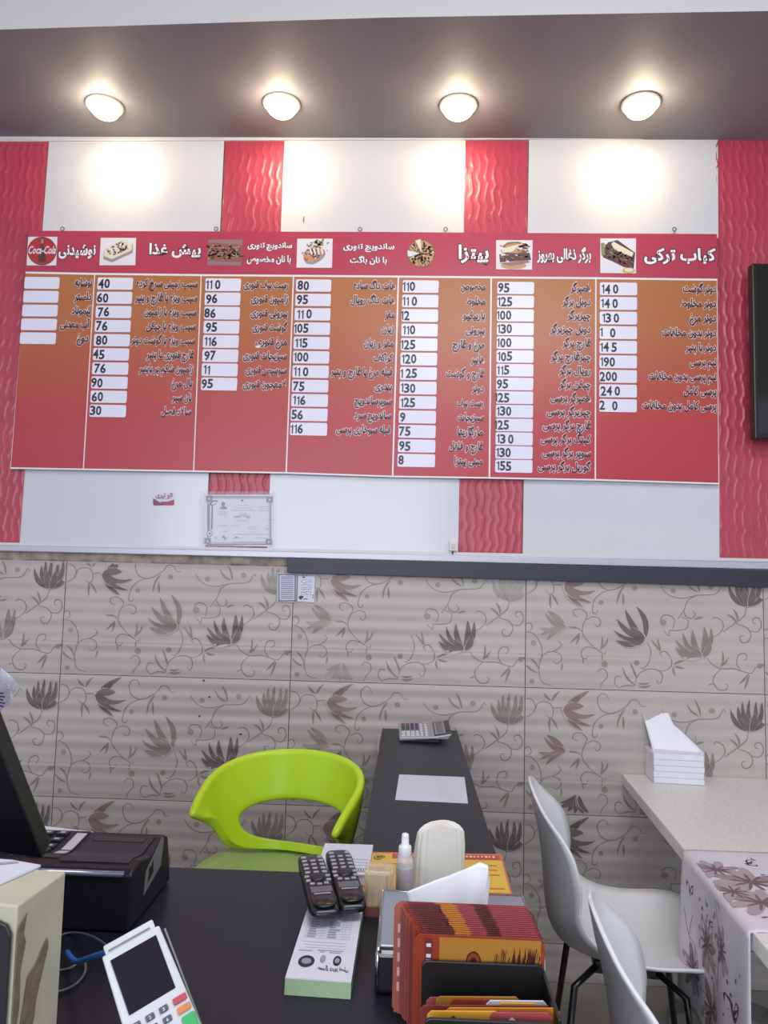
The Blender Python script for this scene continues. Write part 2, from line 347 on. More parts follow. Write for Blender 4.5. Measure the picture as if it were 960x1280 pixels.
protos = {0: row1, 1: full, 2: full, 3: foot}; used = set()
for r in range(4):
    for c in range(-2, 3):
        src = protos[r]
        if src in used: o = src.copy(); S.collection.objects.link(o)
        else: o = src; used.add(src)
        o.location = (XJ+c*TWd, D, ZR[r])
        if r < 3: floral(o, MIX.get((c, r), 'd-mdm-'), THt-.026 if r == 0 else THt)
# broken plaster and mortar showing between the trim and the first row of tiles
m_mort = mat('broken_mortar', (150,138,128), .9, bump=(80,.8), var=(28,.25)); rnd = random.Random(5)
g = MB()
def mort(u, v):
    x = -1.62+(1.19)*u; zt = 1.4035+(1.452-1.4035)*v; n = math.sin(x*47)*math.sin(x*19+1)*.004+rnd.uniform(-.0012, .0012)
    return (x, D-.006-n if 0 < v < 1 else D-.002, zt)
g.grid(mort, 140, 5); struct(g.build('trim_5', m_mort, smooth=False))
# ------------------------------------------------------------------ downlights
m_ring = mat('lamp_ring', (235,225,205), .35); m_lens = mat('lamp_lens', (255,226,168), .4, emit=14)
for (px, py, lab) in ((131,130,'round warm ceiling spotlight at the far left of the row, above the wide white panel'), (352,128,'round warm ceiling spotlight above the left narrow red wave strip'),
                      (573,130,'round warm ceiling spotlight above the right narrow red wave strip'), (801,128,'round warm ceiling spotlight at the far right end of the row')):
    c = T(px, py, 3.045); t = thing('ceiling_spotlight', lab, 'light', (c.x, c.y, 3.043), 'spotlights in the dropped ceiling')
    tilt = Matrix.Rotation(R(-28), 3, 'X')
    a = MB(); a.lathe([(.050, .0),(.058, .0),(.060,-.006),(.054,-.012),(.048,-.010),(.046,.0)], n=32); 
    b = MB(); b.lathe([(.050,.02),(.050,-.010),(.044,-.019),(.028,-.026),(.010,-.029)], n=28, M=tilt)
    o = a.build('mounting_ring', m_ring, t, smooth=True); o2 = b.build('lamp_lens', m_lens, t, smooth=True); t.scale = (1.12,)*3
    l = bpy.data.lights.new('spotlight_bulb', 'SPOT'); l.energy = 5.8; l.color = (1, .80, .48); l.spot_size = R(84); l.spot_blend = 1; l.shadow_soft_size = .03
    lo = bpy.data.objects.new('spotlight_bulb', l); S.collection.objects.link(lo); lo.location = (c.x, c.y+.0, 3.005)
    lo.rotation_euler = (R(68), 0, 0)
    l = bpy.data.lights.new('spotlight_spill', 'POINT'); l.energy = 2.4; l.color = (1, .85, .62); l.shadow_soft_size = .04
    lo = bpy.data.objects.new('spotlight_spill', l); S.collection.objects.link(lo); lo.location = (c.x, c.y-.03, 2.985)
# ------------------------------------------------------------------ menu board
def tiltx(x): return -.075+.080*(x/900)       # how board verticals lean in the photo at column x
def slope(y): return .006+(y-290)*4.2e-5
def BF(ax, ay, off):                            # local board frame round an anchor; x right, y up in photo units
    return lambda x, y: W(ax+(x-ax)-tiltx(ax)*(y), ay-y+slope(ay)*(x-ax), off)
OFF = .030
BZ0, BZ1 = W(480, 600, OFF).z, W(480, 345, OFF).z
m_bred = mat('board_red_print', (176,58,82), .32, var=(3,.03)); m_bwhite = mat('board_white', (232,228,232), .35)
m_bgrad = grad_mat('board_gradient_print', [(0,(178,50,66)),(.30,(178,58,62)),(.55,(176,82,60)),(.75,(174,102,60)),(1,(172,108,58))], BZ0, BZ1, .35)
m_plate = mat('price_plate_white', (224,222,240), .25); m_ink = mat('ink_black', (34,32,40), .4); m_navy = mat('ink_navy', (42,36,58), .4)
m_txtw = mat('ink_white', (238,234,240), .4); m_halo = mat('ink_pale_halo', (232,208,210), .4)
TOP = [(36,288.3),(126,288.8),(255,289.2),(368,289.6),(497.5,290),(616,291),(746,291.7),(896,292.5)]
MID = [(31,341),(118.3,342.6),(251.5,344.2),(366.7,345),(498,346),(614,347),(745,348),(896.5,350)]
BOT = [(13,586),(104.2,587.6),(242,590),(357.6,592),(490.8,596.5),(611.8,598.3),(744.3,600.7),(898.8,605.5)]
board = thing('menu_board', 'long red and orange restaurant menu board with seven priced columns hanging on the wall', 'menu board', (W(480,600).x, D, W(480,600).z))
def wp(q, off): return [W(x, y, off) for x, y in q]
def flat(mb, q, off, mi=0): mb.poly([W(x, y, off) for x, y in q][::-1], mi)
COLS = [ # left to right: heading, prices, plates (x0,x1,yc first; x0,x1,yc last), text right edges, items with their left edges
 dict(head=[('نوشیدنی', 97.5,119.8,305.5,323.5,'fit')], n=5, p0=(30.6,74,346.2,361), p1=(25,69.7,415.6,430), price=['']*5, tr=(115.7,111),
      items=[('نوشابه',93),('دلستر',92),('لیموناد',88.8),('آب معدنی',74.5),('دوغ',95.2)]),
 dict(head=[('پیش غذا', 186.5,251,304,323.5,'fit')], p0=(121.8,166,347,362), p1=(112,157.4,506,521.3), price=['40','60','76','76','80','45','76','90','60','30'], tr=(247,239),
      items=[('سیب زمینی سرخ کرده',169.7),('سیب ویژه با قارچ و پنیر',168),('سیب ویژه با ژامبون',179.8),('سیب ویژه با چیکن',182.4),('سیب ویژه با گوشت دونر',163.3),('قارچ تنوری با پنیر',182.4),('ژامبون شکم پر باپنیر',172.9),('بال مرغ',213.8),('نان سیر',214.4),('سالاد فصل',201)]),
 dict(head=[('ساندویچ تنوری', 309.6,365,302.5,313.7,'fit'),('با نان مخصوص', 308.7,363.6,318.8,330.6,'fit')], p0=(256.7,301,348,363.8), p1=(251.4,296.4,472,488), price=['11 0','96','86','95','116','97','11','95'], tr=(360.8,357.5),
      items=[('رست بیف تنوری',303.7),('ژامبون تنوری',313.2),('پپرونی تنوری',312.7),('گوشت تنوری',315),('مرغ تنوری',318.9),('سبزیجات تنوری',303.1),('سوسیس تنوری',306.5),('لامعجون تنوری',303.1)]),
 dict(head=[('ساندویچ تنوری', 429.1,493,303.7,315.3,'fit'),('با نان باگت', 437.5,483.6,319.5,331,'fit')], p0=(369.8,414,349.3,364.5), p1=(362.7,408.9,528.4,544.3), price=['80','95','11 0','105','115','100','11 0','75','116','56','116'], tr=(494.5,488.5),
      items=[('هات داگ ساده',441.5),('هات داگ رویال',437.6),('مغز',480.3),('زبان',476.4),('مغز و زبان',454.4),('کراکف',466.2),('فیله مرغ با قارچ و پنیر',412.8),('بندری',467.4),('سوپرساندویچ',442.6),('ساندویچ سرد',442),('فیله سوخاری پرسی',419.5)]),
 dict(head=[('پیتزا', 573.2,610.8,306,330.6,'fit')], p0=(503.3,548.3,350.4,366), p1=(496.9,543.8,567.5,583.7), price=['110','11 0','12','110','125','120','1 25','130','125','9','75','95','8'], tr=(607.2,603.6),
      items=[('مخصوص',575.6),('مخلوط',581.8),('باربیکیو',578.4),('پپرونی',581.8),('مرغ و قارچ',565),('هایپر',588),('قارچ و گوشت',557),('دونر',589.1),('رست بیف',570.6),('سبزیجات',571.7),('مارگاریتا',571.1),('قارچ و فلفل',561),('مینی پیتزا',567.7)]),
 dict(head=[('برگر ذغالی بهروز', 671.4,738.7,308.2,329.2,'fit')], p0=(621.7,667.6,352.3,367.5), p1=(619,665.6,574.7,590.8), price=['95','125','100','130','100','105','115','95','125','130','125','13 0','130','155'], tr=(738.7,738.7),
      items=[('همبرگر',712.3),('دوبل برگر',702.2),('چیزبرگر',708.4),('دوبل چیزبرگر',687),('قارچ برگر',702.2),('چیزقارچ برگر',687.6),('رویال برگر',698.2),('چیکن برگر',698.2),('همبرگر پرسی',687.6),('چیزبرگر پرسی',683),('قارچ برگر پرسی',678),('کینگ برگر پرسی',675.2),('سوپر برگر پرسی',677.4),('گوریل برگر پرسی',671.8)]),
 dict(head=[('کباب ترکی', 805.4,894.5,310,330.6,'fit')], p0=(750,796.4,353.1,369), p1=(749,796,498.9,515), price=['14 0','14 0','13 0','1   0','14 5','190','200','24 0','2   0'], tr=(895.5,896),
      items=[('دونر گوشت',853.3),('دونر مخلوط',850.6),('دونر مرغ',861.4),('دونر بدون مخلفات',827.3),('دونر با پنیر',856.6),('نیم پرسی',862),('نیم پرسی بدون مخلفات',810.5),('پرسی کامل',854.4),('پرسی کامل بدون مخلفات',802.4)]),
]
def rounded(x0, y0, x1, y1, r, n=3):
    out = []
    for cx, cy, a in ((x1-r, y1-r, 0), (x0+r, y1-r, 90), (x0+r, y0+r, 180), (x1-r, y0+r, 270)):
        out += [(cx+r*math.cos(R(a+90*k/n)), cy+r*math.sin(R(a+90*k/n))) for k in range(n+1)]
    return out
def blob(mb, cx, cy, rx, ry, off, mi, rn, n=9, rough=.25, rot=0):
    pts = []
    for k in range(n):
        a = 2*math.pi*k/n; q = 1+rn.uniform(-rough, rough); x = rx*math.cos(a)*q; y = ry*math.sin(a)*q
        pts.append((cx+x*math.cos(rot)-y*math.sin(rot), cy+x*math.sin(rot)+y*math.cos(rot)))
    flat(mb, pts, off, mi)
def PM(n, c): return mat('food_print_'+n, c, .4)
pw, pbrn, pdbr, ptan, pcream, pgrn, pred, pgry, pyel, pmv = PM('white',(222,218,228)), PM('brown',(140,88,72)), PM('dark_brown',(84,54,50)), PM('tan',(190,146,100)), PM('cream',(224,214,190)), PM('green',(128,140,84)), PM('red',(176,44,56)), PM('grey',(150,142,150)), PM('yellow',(206,166,70)), PM('mauve',(146,108,122))
FM = [pw, pbrn, pdbr, ptan, pcream, pgrn, pred, pgry, pyel, pmv]
def food(i, panel):
    rn = random.Random(i+3); b = MB(); o = OFF+.0012; e = .0002
    if i == 0:
        flat(b, [(35.3,296),(71.8,296),(70.2,331.8),(33.2,331.8)], o, 0)
        blob(b, 52.6, 313.8, 18.2, 17.8, o+e, 2, rn, 32, 0); blob(b, 52.6, 313.8, 17.2, 16.8, o+2*e, 6, rn, 32, 0)
        flat(b, [(51,299.5),(54.5,299.5),(54.5,307),(57,313),(57.5,327.5),(48,327.5),(48.6,313),(51,307)], o+3*e, 2); flat(b, [(51.6,299),(54.4,299),(54.2,304.5),(51.6,304.5)], o+4*e, 7)
        write(b, 'Coca-Cola', lambda x, y: W(x, 317-y, o+5*e), 35.6, 69.8, 0, size=13.5, bold=.02, ref=.02, mi=0, shear=.45)
    elif i == 1:
        flat(b, [(126,297.2),(170.2,297.4),(169.2,331.6),(124.3,331.6)], o, 0)
        flat(b, [(130,313),(152,300),(166,305),(166,316),(140,328),(129,324)], o+e, 7); flat(b, [(131,311),(152,299.6),(165,304.5),(164.5,313),(140,324),(130,320)], o+2*e, 4)
        for k in range(60): blob(b, rn.uniform(134,162), 0, 1, 1, o, 0, rn) if 0 else None
        for k in range(70):
            u, v = rn.uniform(.05,.95), rn.uniform(.08,.9); x = 131+u*21+v*10+u*v*2; y = 312-u*12+v*11
            blob(b, x, y, rn.uniform(1,2.6), rn.uniform(.6,1.4), o+3*e, rn.choice([0,3,4,4,0,5]), rn, 6, .3, rn.uniform(0,3))
    elif i == 2:
        flat(b, [(260.5,299.5),(303.2,299.5),(301.8,332),(258.8,331.5)], o, 9); flat(b, [(260.2,303),(303,306),(302,327),(259,326)], o+e, 1)
        for k in range(150): blob(b, rn.uniform(260,302), 304+rn.betavariate(2,2)*22, rn.uniform(1,4), rn.uniform(.5,1.3), o+2*e, rn.choice([1,2,2,3,3,9,1,7]), rn, 6, .3, rn.uniform(-.8,.8))
    elif i == 3:
        flat(b, [(371.6,298.4),(415.8,298.4),(415,334.8),(370.6,334.5)], o, 0)
        blob(b, 393,320,14,9.5,o+e,7,rn,16,.08,-.45); blob(b, 392,317,13.5,9,o+2*e,3,rn,16,.08,-.45)
        for k in range(60): blob(b, 391+rn.gauss(0,5.5), 317-rn.gauss(0,3.4)-0, rn.uniform(1,3), rn.uniform(.5,1.2), o+3*e, rn.choice([1,2,0,0,6,3]), rn, 6, .3, rn.uniform(-1,1))
        for k in range(26): blob(b, 397+rn.gauss(0,5), 305+rn.gauss(0,2.2), rn.uniform(1,2.6), rn.uniform(.8,1.6), o+4*e, 5, rn, 6, .3, rn.uniform(-1,1))
        for k in range(5): flat(b, [(386+k*5,310+k%2),(388+k*5,309.5),(391+k*4.4,318),(389+k*4.4,318.5)], o+5*e, 0)
    elif i == 4:
        blob(b, 526.4,317,17.6,17.6,o,1,rn,36,.01); blob(b, 526.4,317,16,16,o+e,3,rn,36,.02)
        for k in range(260):
            a, r = rn.uniform(0,6.28), 15.2*math.sqrt(rn.random()); blob(b, 526.4+r*math.cos(a), 317+r*math.sin(a), rn.uniform(.7,2), rn.uniform(.6,1.3), o+2*e, rn.choice([1,3,2,4,8,3,7,3]), rn, 6, .3, a)
        for a0 in range(0, 360, 45): a = R(a0+12); flat(b, [(526.4,317.3),(526.4,316.8),(526.4+16.5*math.cos(a+.012),317+16.5*math.sin(a+.012)),(526.4+16.5*math.cos(a-.012),317+16.5*math.sin(a-.012))], o+3*e, 2)
        flat(b, [(525,316.5),(509.3,313),(509.8,320),(512,321)], o+4*e, 0); flat(b, [(526.6,315),(519,300.6),(525,299),(526,299.5)], o+4*e, 4)
    elif i == 5:
        flat(b, [(620.2,300.2),(665.8,300.2),(665,337),(620,336.5)], o, 0)
        blob(b, 642,332,16,4.5,o+e,3,rn,20,.03); blob(b, 643,312,17,10,o+e,1,rn,24,.04); flat(b, [(624,318),(662,316),(664,325),(625,328)], o+2*e, 2)
        blob(b, 644,310,14,6,o+2*e,3,rn,20,.06)
        for k in range(50): blob(b, rn.uniform(626,660), rn.choice([rn.uniform(316,329), rn.uniform(305,314)]), rn.uniform(1.2,4), rn.uniform(.6,1.5), o+3*e, rn.choice([1,2,2,4,0,9,3]), rn, 6, .3, rn.uniform(-.4,.4))
        flat(b, [(624,329),(660,325.5),(662,328),(640,332)], o+4*e, 9); flat(b, [(626,311),(650,305),(640,315),(628,316)], o+4*e, 4)
    else:
        flat(b, [(750.4,298),(795,298),(795,341.8),(750.4,341.2)], o, 0)
        flat(b, [(752,314),(760,303),(772,300),(794,316),(792,336),(780,334),(764,326),(754,322)], o+e, 2); flat(b, [(767,302),(792,316),(790,321),(768,312),(764,305)], o+2*e, 4)
        for k in range(120):
            u, v = rn.random(), rn.random(); blob(b, 756+u*34, 309+u*14+v*14-4*(1-u), rn.uniform(.8,2.6), rn.uniform(.6,1.4), o+3*e, rn.choice([1,2,2,9,1,7,5]), rn, 6, .3, rn.uniform(-1,1))
        blob(b, 786,338,8,3.6,o+4*e,8,rn,18,.03); blob(b, 786,337.4,5.6,2.3,o+5*e,4,rn,18,.03); flat(b, [(751,304),(755,303),(757,318),(752,320)], o+3*e, 5)
    return b.build('food_picture', FM, panel)
for i, C in enumerate(COLS):
    q = [TOP[i], TOP[i+1], BOT[i+1], BOT[i]]
    p = wp(q, .014); r = [Vector((v.x, D-OFF, v.z)) for v in wp(q, OFF)]
    pan = MB().hexa([p[3],p[2],r[2],r[3],p[0],p[1],r[1],r[0]]).build('menu_panel', m_bwhite, None)
    e = 1.0 if i in (3,4,5) else .7
    head = MB(); flat(head, [TOP[i], TOP[i+1], (MID[i+1][0], MID[i+1][1]-1.6), (MID[i][0], MID[i][1]-1.6)], OFF+.0006)
    hp = head.build('header_print', m_bred, pan)
    body = MB(); flat(body, [(MID[i][0]+e, MID[i][1]+.9), (MID[i+1][0]-e, MID[i+1][1]+.9), (BOT[i+1][0]-e, BOT[i+1][1]-2), (BOT[i][0]+e, BOT[i][1]-2)], OFF+.0006)
    bp = body.build('body_print', m_bgrad, pan)
    parts = [pan]
    hw = MB()
    for (txt, x0, x1, ya, yb, _) in C['head']:
        if i == 0: x0 = 97.5; x0, x1 = 73.5, 119.5
        cy = (ya+yb)/2; cx = (x0+x1)/2
        fo, fi = BF(cx, cy, OFF+.0011), BF(cx, cy, OFF+.0016)
        write(hw, txt, fo, x0, x1, 0, y0=cy-yb, y1=cy-ya, bold=.085, ref=.03, mi=0); write(hw, txt, fi, x0, x1, 0, y0=cy-yb, y1=cy-ya, bold=.035, ref=.03, mi=1)
    hw.build('heading_lettering', [m_navy, m_txtw], pan)
    n = len(C['items']); it = MB()
    for k, (txt, xl) in enumerate(C['items']):
        t = k/(n-1); xr = C['tr'][0]+(C['tr'][1]-C['tr'][0])*t
        p0, p1 = C['p0'], C['p1']; cx = (p0[0]+(p1[0]-p0[0])*t+p0[1]+(p1[1]-p0[1])*t)/2; cy = (p0[2]+p0[3]+(p1[2]+p1[3]-p0[2]-p0[3])*t)/2
        ay = cy+slope(cy)*((xl+xr)/2-cx)+(3.4 if i < 6 else 3.0)
        ff = BF((xl+xr)/2, ay, OFF+.0011); f2 = BF((xl+xr)/2, ay, OFF+.0016)
        sz = 13.2 if i < 4 else 13.4
        write(it, txt, ff, xl+.4, xr-.4, 0, size=sz, bold=.085, ref=.03, mi=0); write(it, txt, f2, xl+.4, xr-.4, 0, size=sz, bold=.031, ref=.03, mi=1)
        x0, x1 = p0[0]+(p1[0]-p0[0])*t, p0[1]+(p1[1]-p0[1])*t; hh = (p0[3]-p0[2]+(p1[3]-p0[3]-p1[2]+p0[2])*t)/2
        f3 = BF(cx, cy, 0)
        pl_ = MB(); ring = rounded(x0, -hh, x1, hh, 2.0)
        pts = [BF(cx, cy, OFF+.0030)(x, y) for x, y in ring]; pl_.prism(pts[::-1], (0, .0028, 0)); pl_.build('price_plate', m_plate, pan)
        s = C['price'][k]
        if s:
            rn = random.Random(i*50+k); nb = MB(); xx = x0+rn.uniform(0, 3); adv = 7.4; fs = 15.5
            if len(s) == 3: xx = x0+rn.uniform(-.8, 2)
            if i == 5 and k in (8, 10): xx = x0-2
            if i == 4 and k in (2,): xx = x0-1.5
            for ch in s:
                if ch == ' ': xx += 2.6 if s.count(' ') == 1 else 2.8; continue
                w = 6.4 if ch != '1' else 3.6
                dy = rn.uniform(-.5, .5)
                if ch == '1':
                    g1 = BF(cx, cy, OFF+.0034); nb.poly([g1(xx+X_, Y_+dy) for X_, Y_ in ((2.0,-5.6),(3.6,-5.6),(3.6,5.4),(2.5,5.4),(1.6,4.2),(.2,3.4),(.2,2.0),(2.0,2.9))][::1])
                else: write(nb, ch, BF(cx, cy, OFF+.0034), xx, xx+w, 0, y0=-5.8+dy, y1=5.6+dy, bold=.03, ref=.012)
                xx += w+1.0
            nb.build('price_number', m_ink, pan)
    it.build('item_lettering', [m_halo, m_navy], pan)
    food(i, pan); under(board, pan)
# screw eyes holding the board
m_steel = mat('dull_steel', (120,116,112), .4, metal=.8)
for n_, px in enumerate((78,270,450,557,843)):
    c = W(px, 286.5-(0 if px > 300 else .5), .02); b = MB()
    b.tube([c+Vector((math.cos(a)*.007, 0, math.sin(a)*.007)) for a in [k*math.pi/6 for k in range(13)]], .0018, 6, caps=False); b.tube([c+Vector((0,0,-.006)), c+Vector((0,0,-.022))], .0018, 6)
    o = b.build('screw_eye', m_steel, None, smooth=True); under(board, o)
# ------------------------------------------------------------------ things fixed on the wall
m_paper = mat('paper_white', (214,214,228), .55); m_ink2 = mat('print_ink_grey', (96,94,112), .5); m_inkl = mat('print_ink_pale', (160,160,178), .5); m_film = mat('clear_film', (235,238,245), .12, alpha=.22, spec=.6)
m_frm = mat('certificate_border', (104,106,122), .5)
t = thing('certificate', 'trade licence certificate with grey ornamental border in a plastic sleeve, below the menu board', 'certificate', W(298,680))
b = MB(); q = [(256,618.5),(341.5,618),(341,683.5),(253,681)]
p = wp(q, .0075); b.prism(p[::-1], (0,-.0012,0)); sheet = b.build('paper_sheet', m_paper)
o = .0092; b = MB()
def fr(b, x0, y0, x1, y1, w, off, mi=0):
    for a, c, d, e in ((x0,y0,x1,y0+w),(x0,y1-w,x1,y1),(x0,y0,x0+w,y1),(x1-w,y0,x1,y1)): flat(b, [(a,c),(d,c),(d,e),(a,e)], off, mi)
fr(b, 259, 620.5, 339, 681, 1.5, o); fr(b, 261.5, 623, 336.5, 678.5, .5, o)
for x, y in ((257.5,619.5),(333,620.5),(255.5,672.5),(332,673.5)): flat(b, [(x,y),(x+8,y),(x+8,y+7.5),(x,y+7.5)], o+.0002); flat(b, [(x+3,y+3),(x+5,y+3),(x+5,y+5),(x+3,y+5)], o+.0004, 2)
flat(b, [(260.5,631),(262.3,631),(262,662),(259.8,662)], o+.0002); flat(b, [(264.5,631),(266.4,631),(265.6,662),(263.4,662)], o+.0002)
rn = random.Random(2); blob(b, 267, 628.5, 5.5, 3, o+.0002, 0, rn, 14, 0, -.4); blob(b, 267.6, 628.8, 3.6, 1.5, o+.0004, 2, rn, 14, 0, -.4)
blob(b, 262, 666.8, 4, 4, o+.0002, 0, rn, 16, 0); blob(b, 262, 666.8, 3, 3, o+.0004, 2, rn, 16, 0); blob(b, 262, 666.8, 1.6, 1.6, o+.0006, 0, rn, 8, .3)
blob(b, 279, 630, 2.3, 2.9, o+.0002, 0, rn, 12, .05); flat(b, [(274.5,636.5),(276,633.5),(279,632.6),(282.5,633.5),(284,636.5)], o+.0002)
write(b, 'پروانه کسب', lambda x, y: W(x, 646.5-y, o+.0002), 291.5, 312.5, 0, size=7.5, bold=.01, ref=.01, mi=0)
for (x0, x1, y) in ((274,283,639),(273.5,284,641),(273.5,283.5,643.3),(297,311,631),(295,314,634.5),(289,318,637.4),(324,337,633),(325,337,635.5),(323,337,638),(294,310,650.4),(274,284,656.5),(289,299,656.8),(309,320,658),(330,337,661),(310,322,660.5),(279,284,664),(312,320,664.5),(292,336,667.5),(318,335,672),(292,336,677)): flat(b, [(x0,y),(x1,y+.1),(x1,y+.8),(x0,y+.7)], o+.0002, 1)
blob(b, 303, 625.6, 1.8, 1.4, o+.0002, 0, rn, 6, .2)
for k in range(14): blob(b, 279+rn.gauss(0,3.2), 672.5+rn.gauss(0,1.6), rn.uniform(.6,2.4), .5, o+.0002, 0, rn, 6, .3, rn.uniform(-1,1))
flat(b, [(290,674),(296,670.5),(301,674),(297,672)], o+.0002)
pr1 = b.build('certificate_print', [m_frm, m_inkl, m_paper])
b = MB(); 
def film(u, v):
    x = 248+96.5*u; y = 614.5+71*v-(3*u if v > .5 else 0); k = random.Random(int(u*60)*97+int(v*40)).uniform(-.002, .002) if (u < .08 or v < .06 or v > .95) else 0
    return W(x, y, .0112+abs(k))
b.grid(film, 48, 36); sl = b.build('plastic_sleeve', m_film, smooth=False)
under(t, sheet, pr1, sl)
t = thing('wall_sticker', 'small red and white shop sticker with Persian lettering on the lower left white panel', 'sticker', W(204,632))
b = MB(); b.poly(wp(rounded(191,616,218,632,1.5), .0068)[::-1], 0); 
flat(b, [(191.3,622.8),(194,624.2),(203.8,630.2),(204.5,631.8),(192.3,631.8),(191.3,629.5)], .0072, 1); flat(b, [(200,627),(209,627),(217.8,624.4),(217.6,630.5),(216,631.8),(205,631.8)], .0072, 2)
write(b, 'الو تیری', lambda x, y: W(x, 621.3-y, .0074), 194.3, 215.5, 0, size=7.2, bold=.03, ref=.03, mi=2); flat(b, [(197,623),(215,623),(215,623.7),(197,623.7)], .0072, 3)
under(t, b.build('sticker_face', [m_paper, mat('sticker_maroon',(130,62,92),.4), mat('sticker_red',(172,62,84),.4), m_inkl]))
t = thing('framed_prayer_card', 'small card with grey frame and lines of text taped below the black rail', 'card', W(358,752))
b = MB(); p = wp([(346.8,716),(371.3,717),(370.5,753),(345.6,752)], .0075); b.prism(p[::-1], (0,-.003,0)); c1 = b.build('card_back', mat('card_silver',(176,176,186),.4))
b = MB(); fr(b, 348.2, 717.6, 369.6, 751.5, 1.2, .0112, 0); flat(b, [(349.4,718.8),(368.4,718.8),(367.8,750.2),(348.8,750.2)], .0110, 1)
for k in range(12): y = 720.8+k*2.4; flat(b, [(351,y),(366.8,y+.2),(366.8,y+1),(351,y+.8)], .0114, 2)
under(t, c1, b.build('card_print', [m_frm, mat('paper_lilac',(204,200,220),.5), m_ink2]))
t = thing('wall_note_card', 'small white card with handwriting-like print, right of the grey-framed card', 'card', W(383,752))
b = MB(); p = wp([(372.8,720),(393.8,720.3),(393,753),(371.8,751.8)], .0075); b.prism(p[::-1], (0,-.002,0)); c1 = b.build('card_back', m_paper)
b = MB(); rn = random.Random(9); blob(b, 379.5, 721.6, 2, .9, .0102, 0, rn); blob(b, 376.3, 746.5, 3, 2.8, .0102, 0, rn, 10, .4)
for k in range(7):
    y = 725+k*3; 
    for j in range(5): x = 377.5+j*2.7; blob(b, x, y+rn.uniform(-.6,.6), rn.uniform(.8,1.6), .5, .0102, 1, rn, 6, .4, rn.uniform(-.6,.6))
flat(b, [(391,743),(391.9,743),(391.9,745),(391,745)], .0102); flat(b, [(391,746),(391.9,746),(391.9,748),(391,748)], .0102); flat(b, [(379,748.5),(384.5,748),(384.5,749),(379,749.4)], .0102)
under(t, c1, b.build('card_print', [m_ink, mat('ink_teal',(112,130,140),.5)]))
t = thing('wall_switch_box', 'tiny white surface switch box at the foot of the right narrow red strip', 'switch', W(567,690))
b1 = wbox('box_body', mat('switch_white',(214,212,208),.4), [(561.5,676.5),(572,676.7),(571.6,689),(561.2,688.8)], .004, .024, None, .002)
b2 = wbox('rocker', mat('switch_rocker',(196,194,190),.4), [(564.5,679.5),(569.5,679.6),(569.3,686),(564.4,685.9)], .022, .027, None, .001)
c = W(566.5, 689.5, .012); b3 = MB().tube(spline([c+Vector((-.004,0,.01)), c+Vector((-.001,0,-.002)), c+Vector((-.004,-.012,-.008))], 4), .0022, 6).build('cable_stub', m_ink)
under(t, b1, b2, b3)
# television at the right edge
m_tv = mat('tv_black', (26,23,25), .35); m_scr = mat('tv_glass', (14,12,14), .08, coat=.5)
a, c = W(944, 329, .10), W(940, 548, .10)
t = thing('television', 'black flat screen television cut off by the right edge, on the red wave panel', 'television', (a.x+.48, D-.06, c.z))
x0 = (a.x+c.x)/2; k1 = MB().box(x0, x0+.98, D-.10, D-.06, c.z, a.z).build('casing', m_tv, bevel=.004)
k2 = MB().box(x0+.012, x0+.968, D-.1012, D-.0995, c.z+.018, a.z-.012).build('screen', m_scr)
k3 = MB().box(x0+.3, x0+.7, D-.065, D-.010, c.z+.15, a.z-.15).build('wall_bracket', m_tv)
under(t, k1, k2, k3)
for k, (px, py) in enumerate(((380,273),(611,272))):
    c = W(px, py, .006); b = MB(); b.tube([c, c+Vector((0,-.012,0)), c+Vector((0,-.012,-.012)), c+Vector((0,-.006,-.016))], .0015, 6)
    tag(b.build('picture_hook', m_steel), ('small bent metal hook in the upper white panel left of centre','small bent metal hook in the right narrow red strip')[k], 'hook')
# worn screw holes in the tiles
# ------------------------------------------------------------------ L shaped cashier counter
ZD = .840
m_desk = mat('black_laminate', (27,30,41), .36, spec=.28, var=(14,.12), bump=(90,.05)); m_desk2 = mat('black_laminate_side', (28,28,33), .4, bump=(60,.06))
desk = thing('cashier_counter', 'black laminate L shaped cashier counter with a narrow wing running to the tiled wall', 'counter', (-.4, 1.2, 0))
xl, xr = -.082, .184
parts = [MB().box(-2.0, xr, .62, 1.44, ZD-.028, ZD).build('worktop', m_desk, bevel=.0025),
         MB().box(xl, xr, 1.4405, D-.002, ZD-.028, ZD).build('wing_worktop', m_desk, bevel=.0025),
         MB().box(-2.0, xr-.02, .66, .68, 0, ZD-.028).build('front_panel', m_desk2),
         MB().box(xr-.022, xr-.002, .681, 1.42, 0, ZD-.028).build('side_panel', m_desk2), MB().box(xr-.022, xr-.002, 1.4215, D-.006, 0, ZD-.028).build('side_panel', m_desk2),
         MB().box(xl+.004, xl+.020, 1.46, D-.006, 0, ZD-.028).build('inner_panel', m_desk2)]
b = MB(); c1 = T(484, 925, ZD-.03); b.tube(spline([(xl-.003, 2.74, ZD-.01),(xl-.010, 2.70, ZD-.04),(xl-.004, 2.66, ZD-.10)], 4), .003, 6)
parts.append(b.build('cable_clip', mat('clip_white',(190,188,184),.4)))
b = MB(); b.tube(spline([(xl-.003, 1.56, ZD+.012),(xl-.008, 1.55, ZD-.02),(xl-.003, 1.53, ZD-.05)], 4), .003, 6); parts.append(b.build('cable_clip', MATS['clip_white']))
under(desk, *parts)
def slab(name, m, q, z, h, parent=None, bevel=0):   # thin level piece from four photo corners at height z
    p = [T(x, y, z) for x, y in q]; b = MB(); b.prism(p, (0,0,h)); return b.build(name, m, parent, bevel=bevel)
def quadf(q, z):                                     # (u,v) in the unit square -> point; q = tl,tr,br,bl
    p = [T(x, y, z) for x, y in q]
    return lambda u, v: p[0]*(1-u)*(1-v)+p[1]*u*(1-v)+p[2]*u*v+p[3]*(1-u)*v
def shp(mb, fn, pts, mi=0): mb.poly([fn(u, v) for u, v in pts], mi)
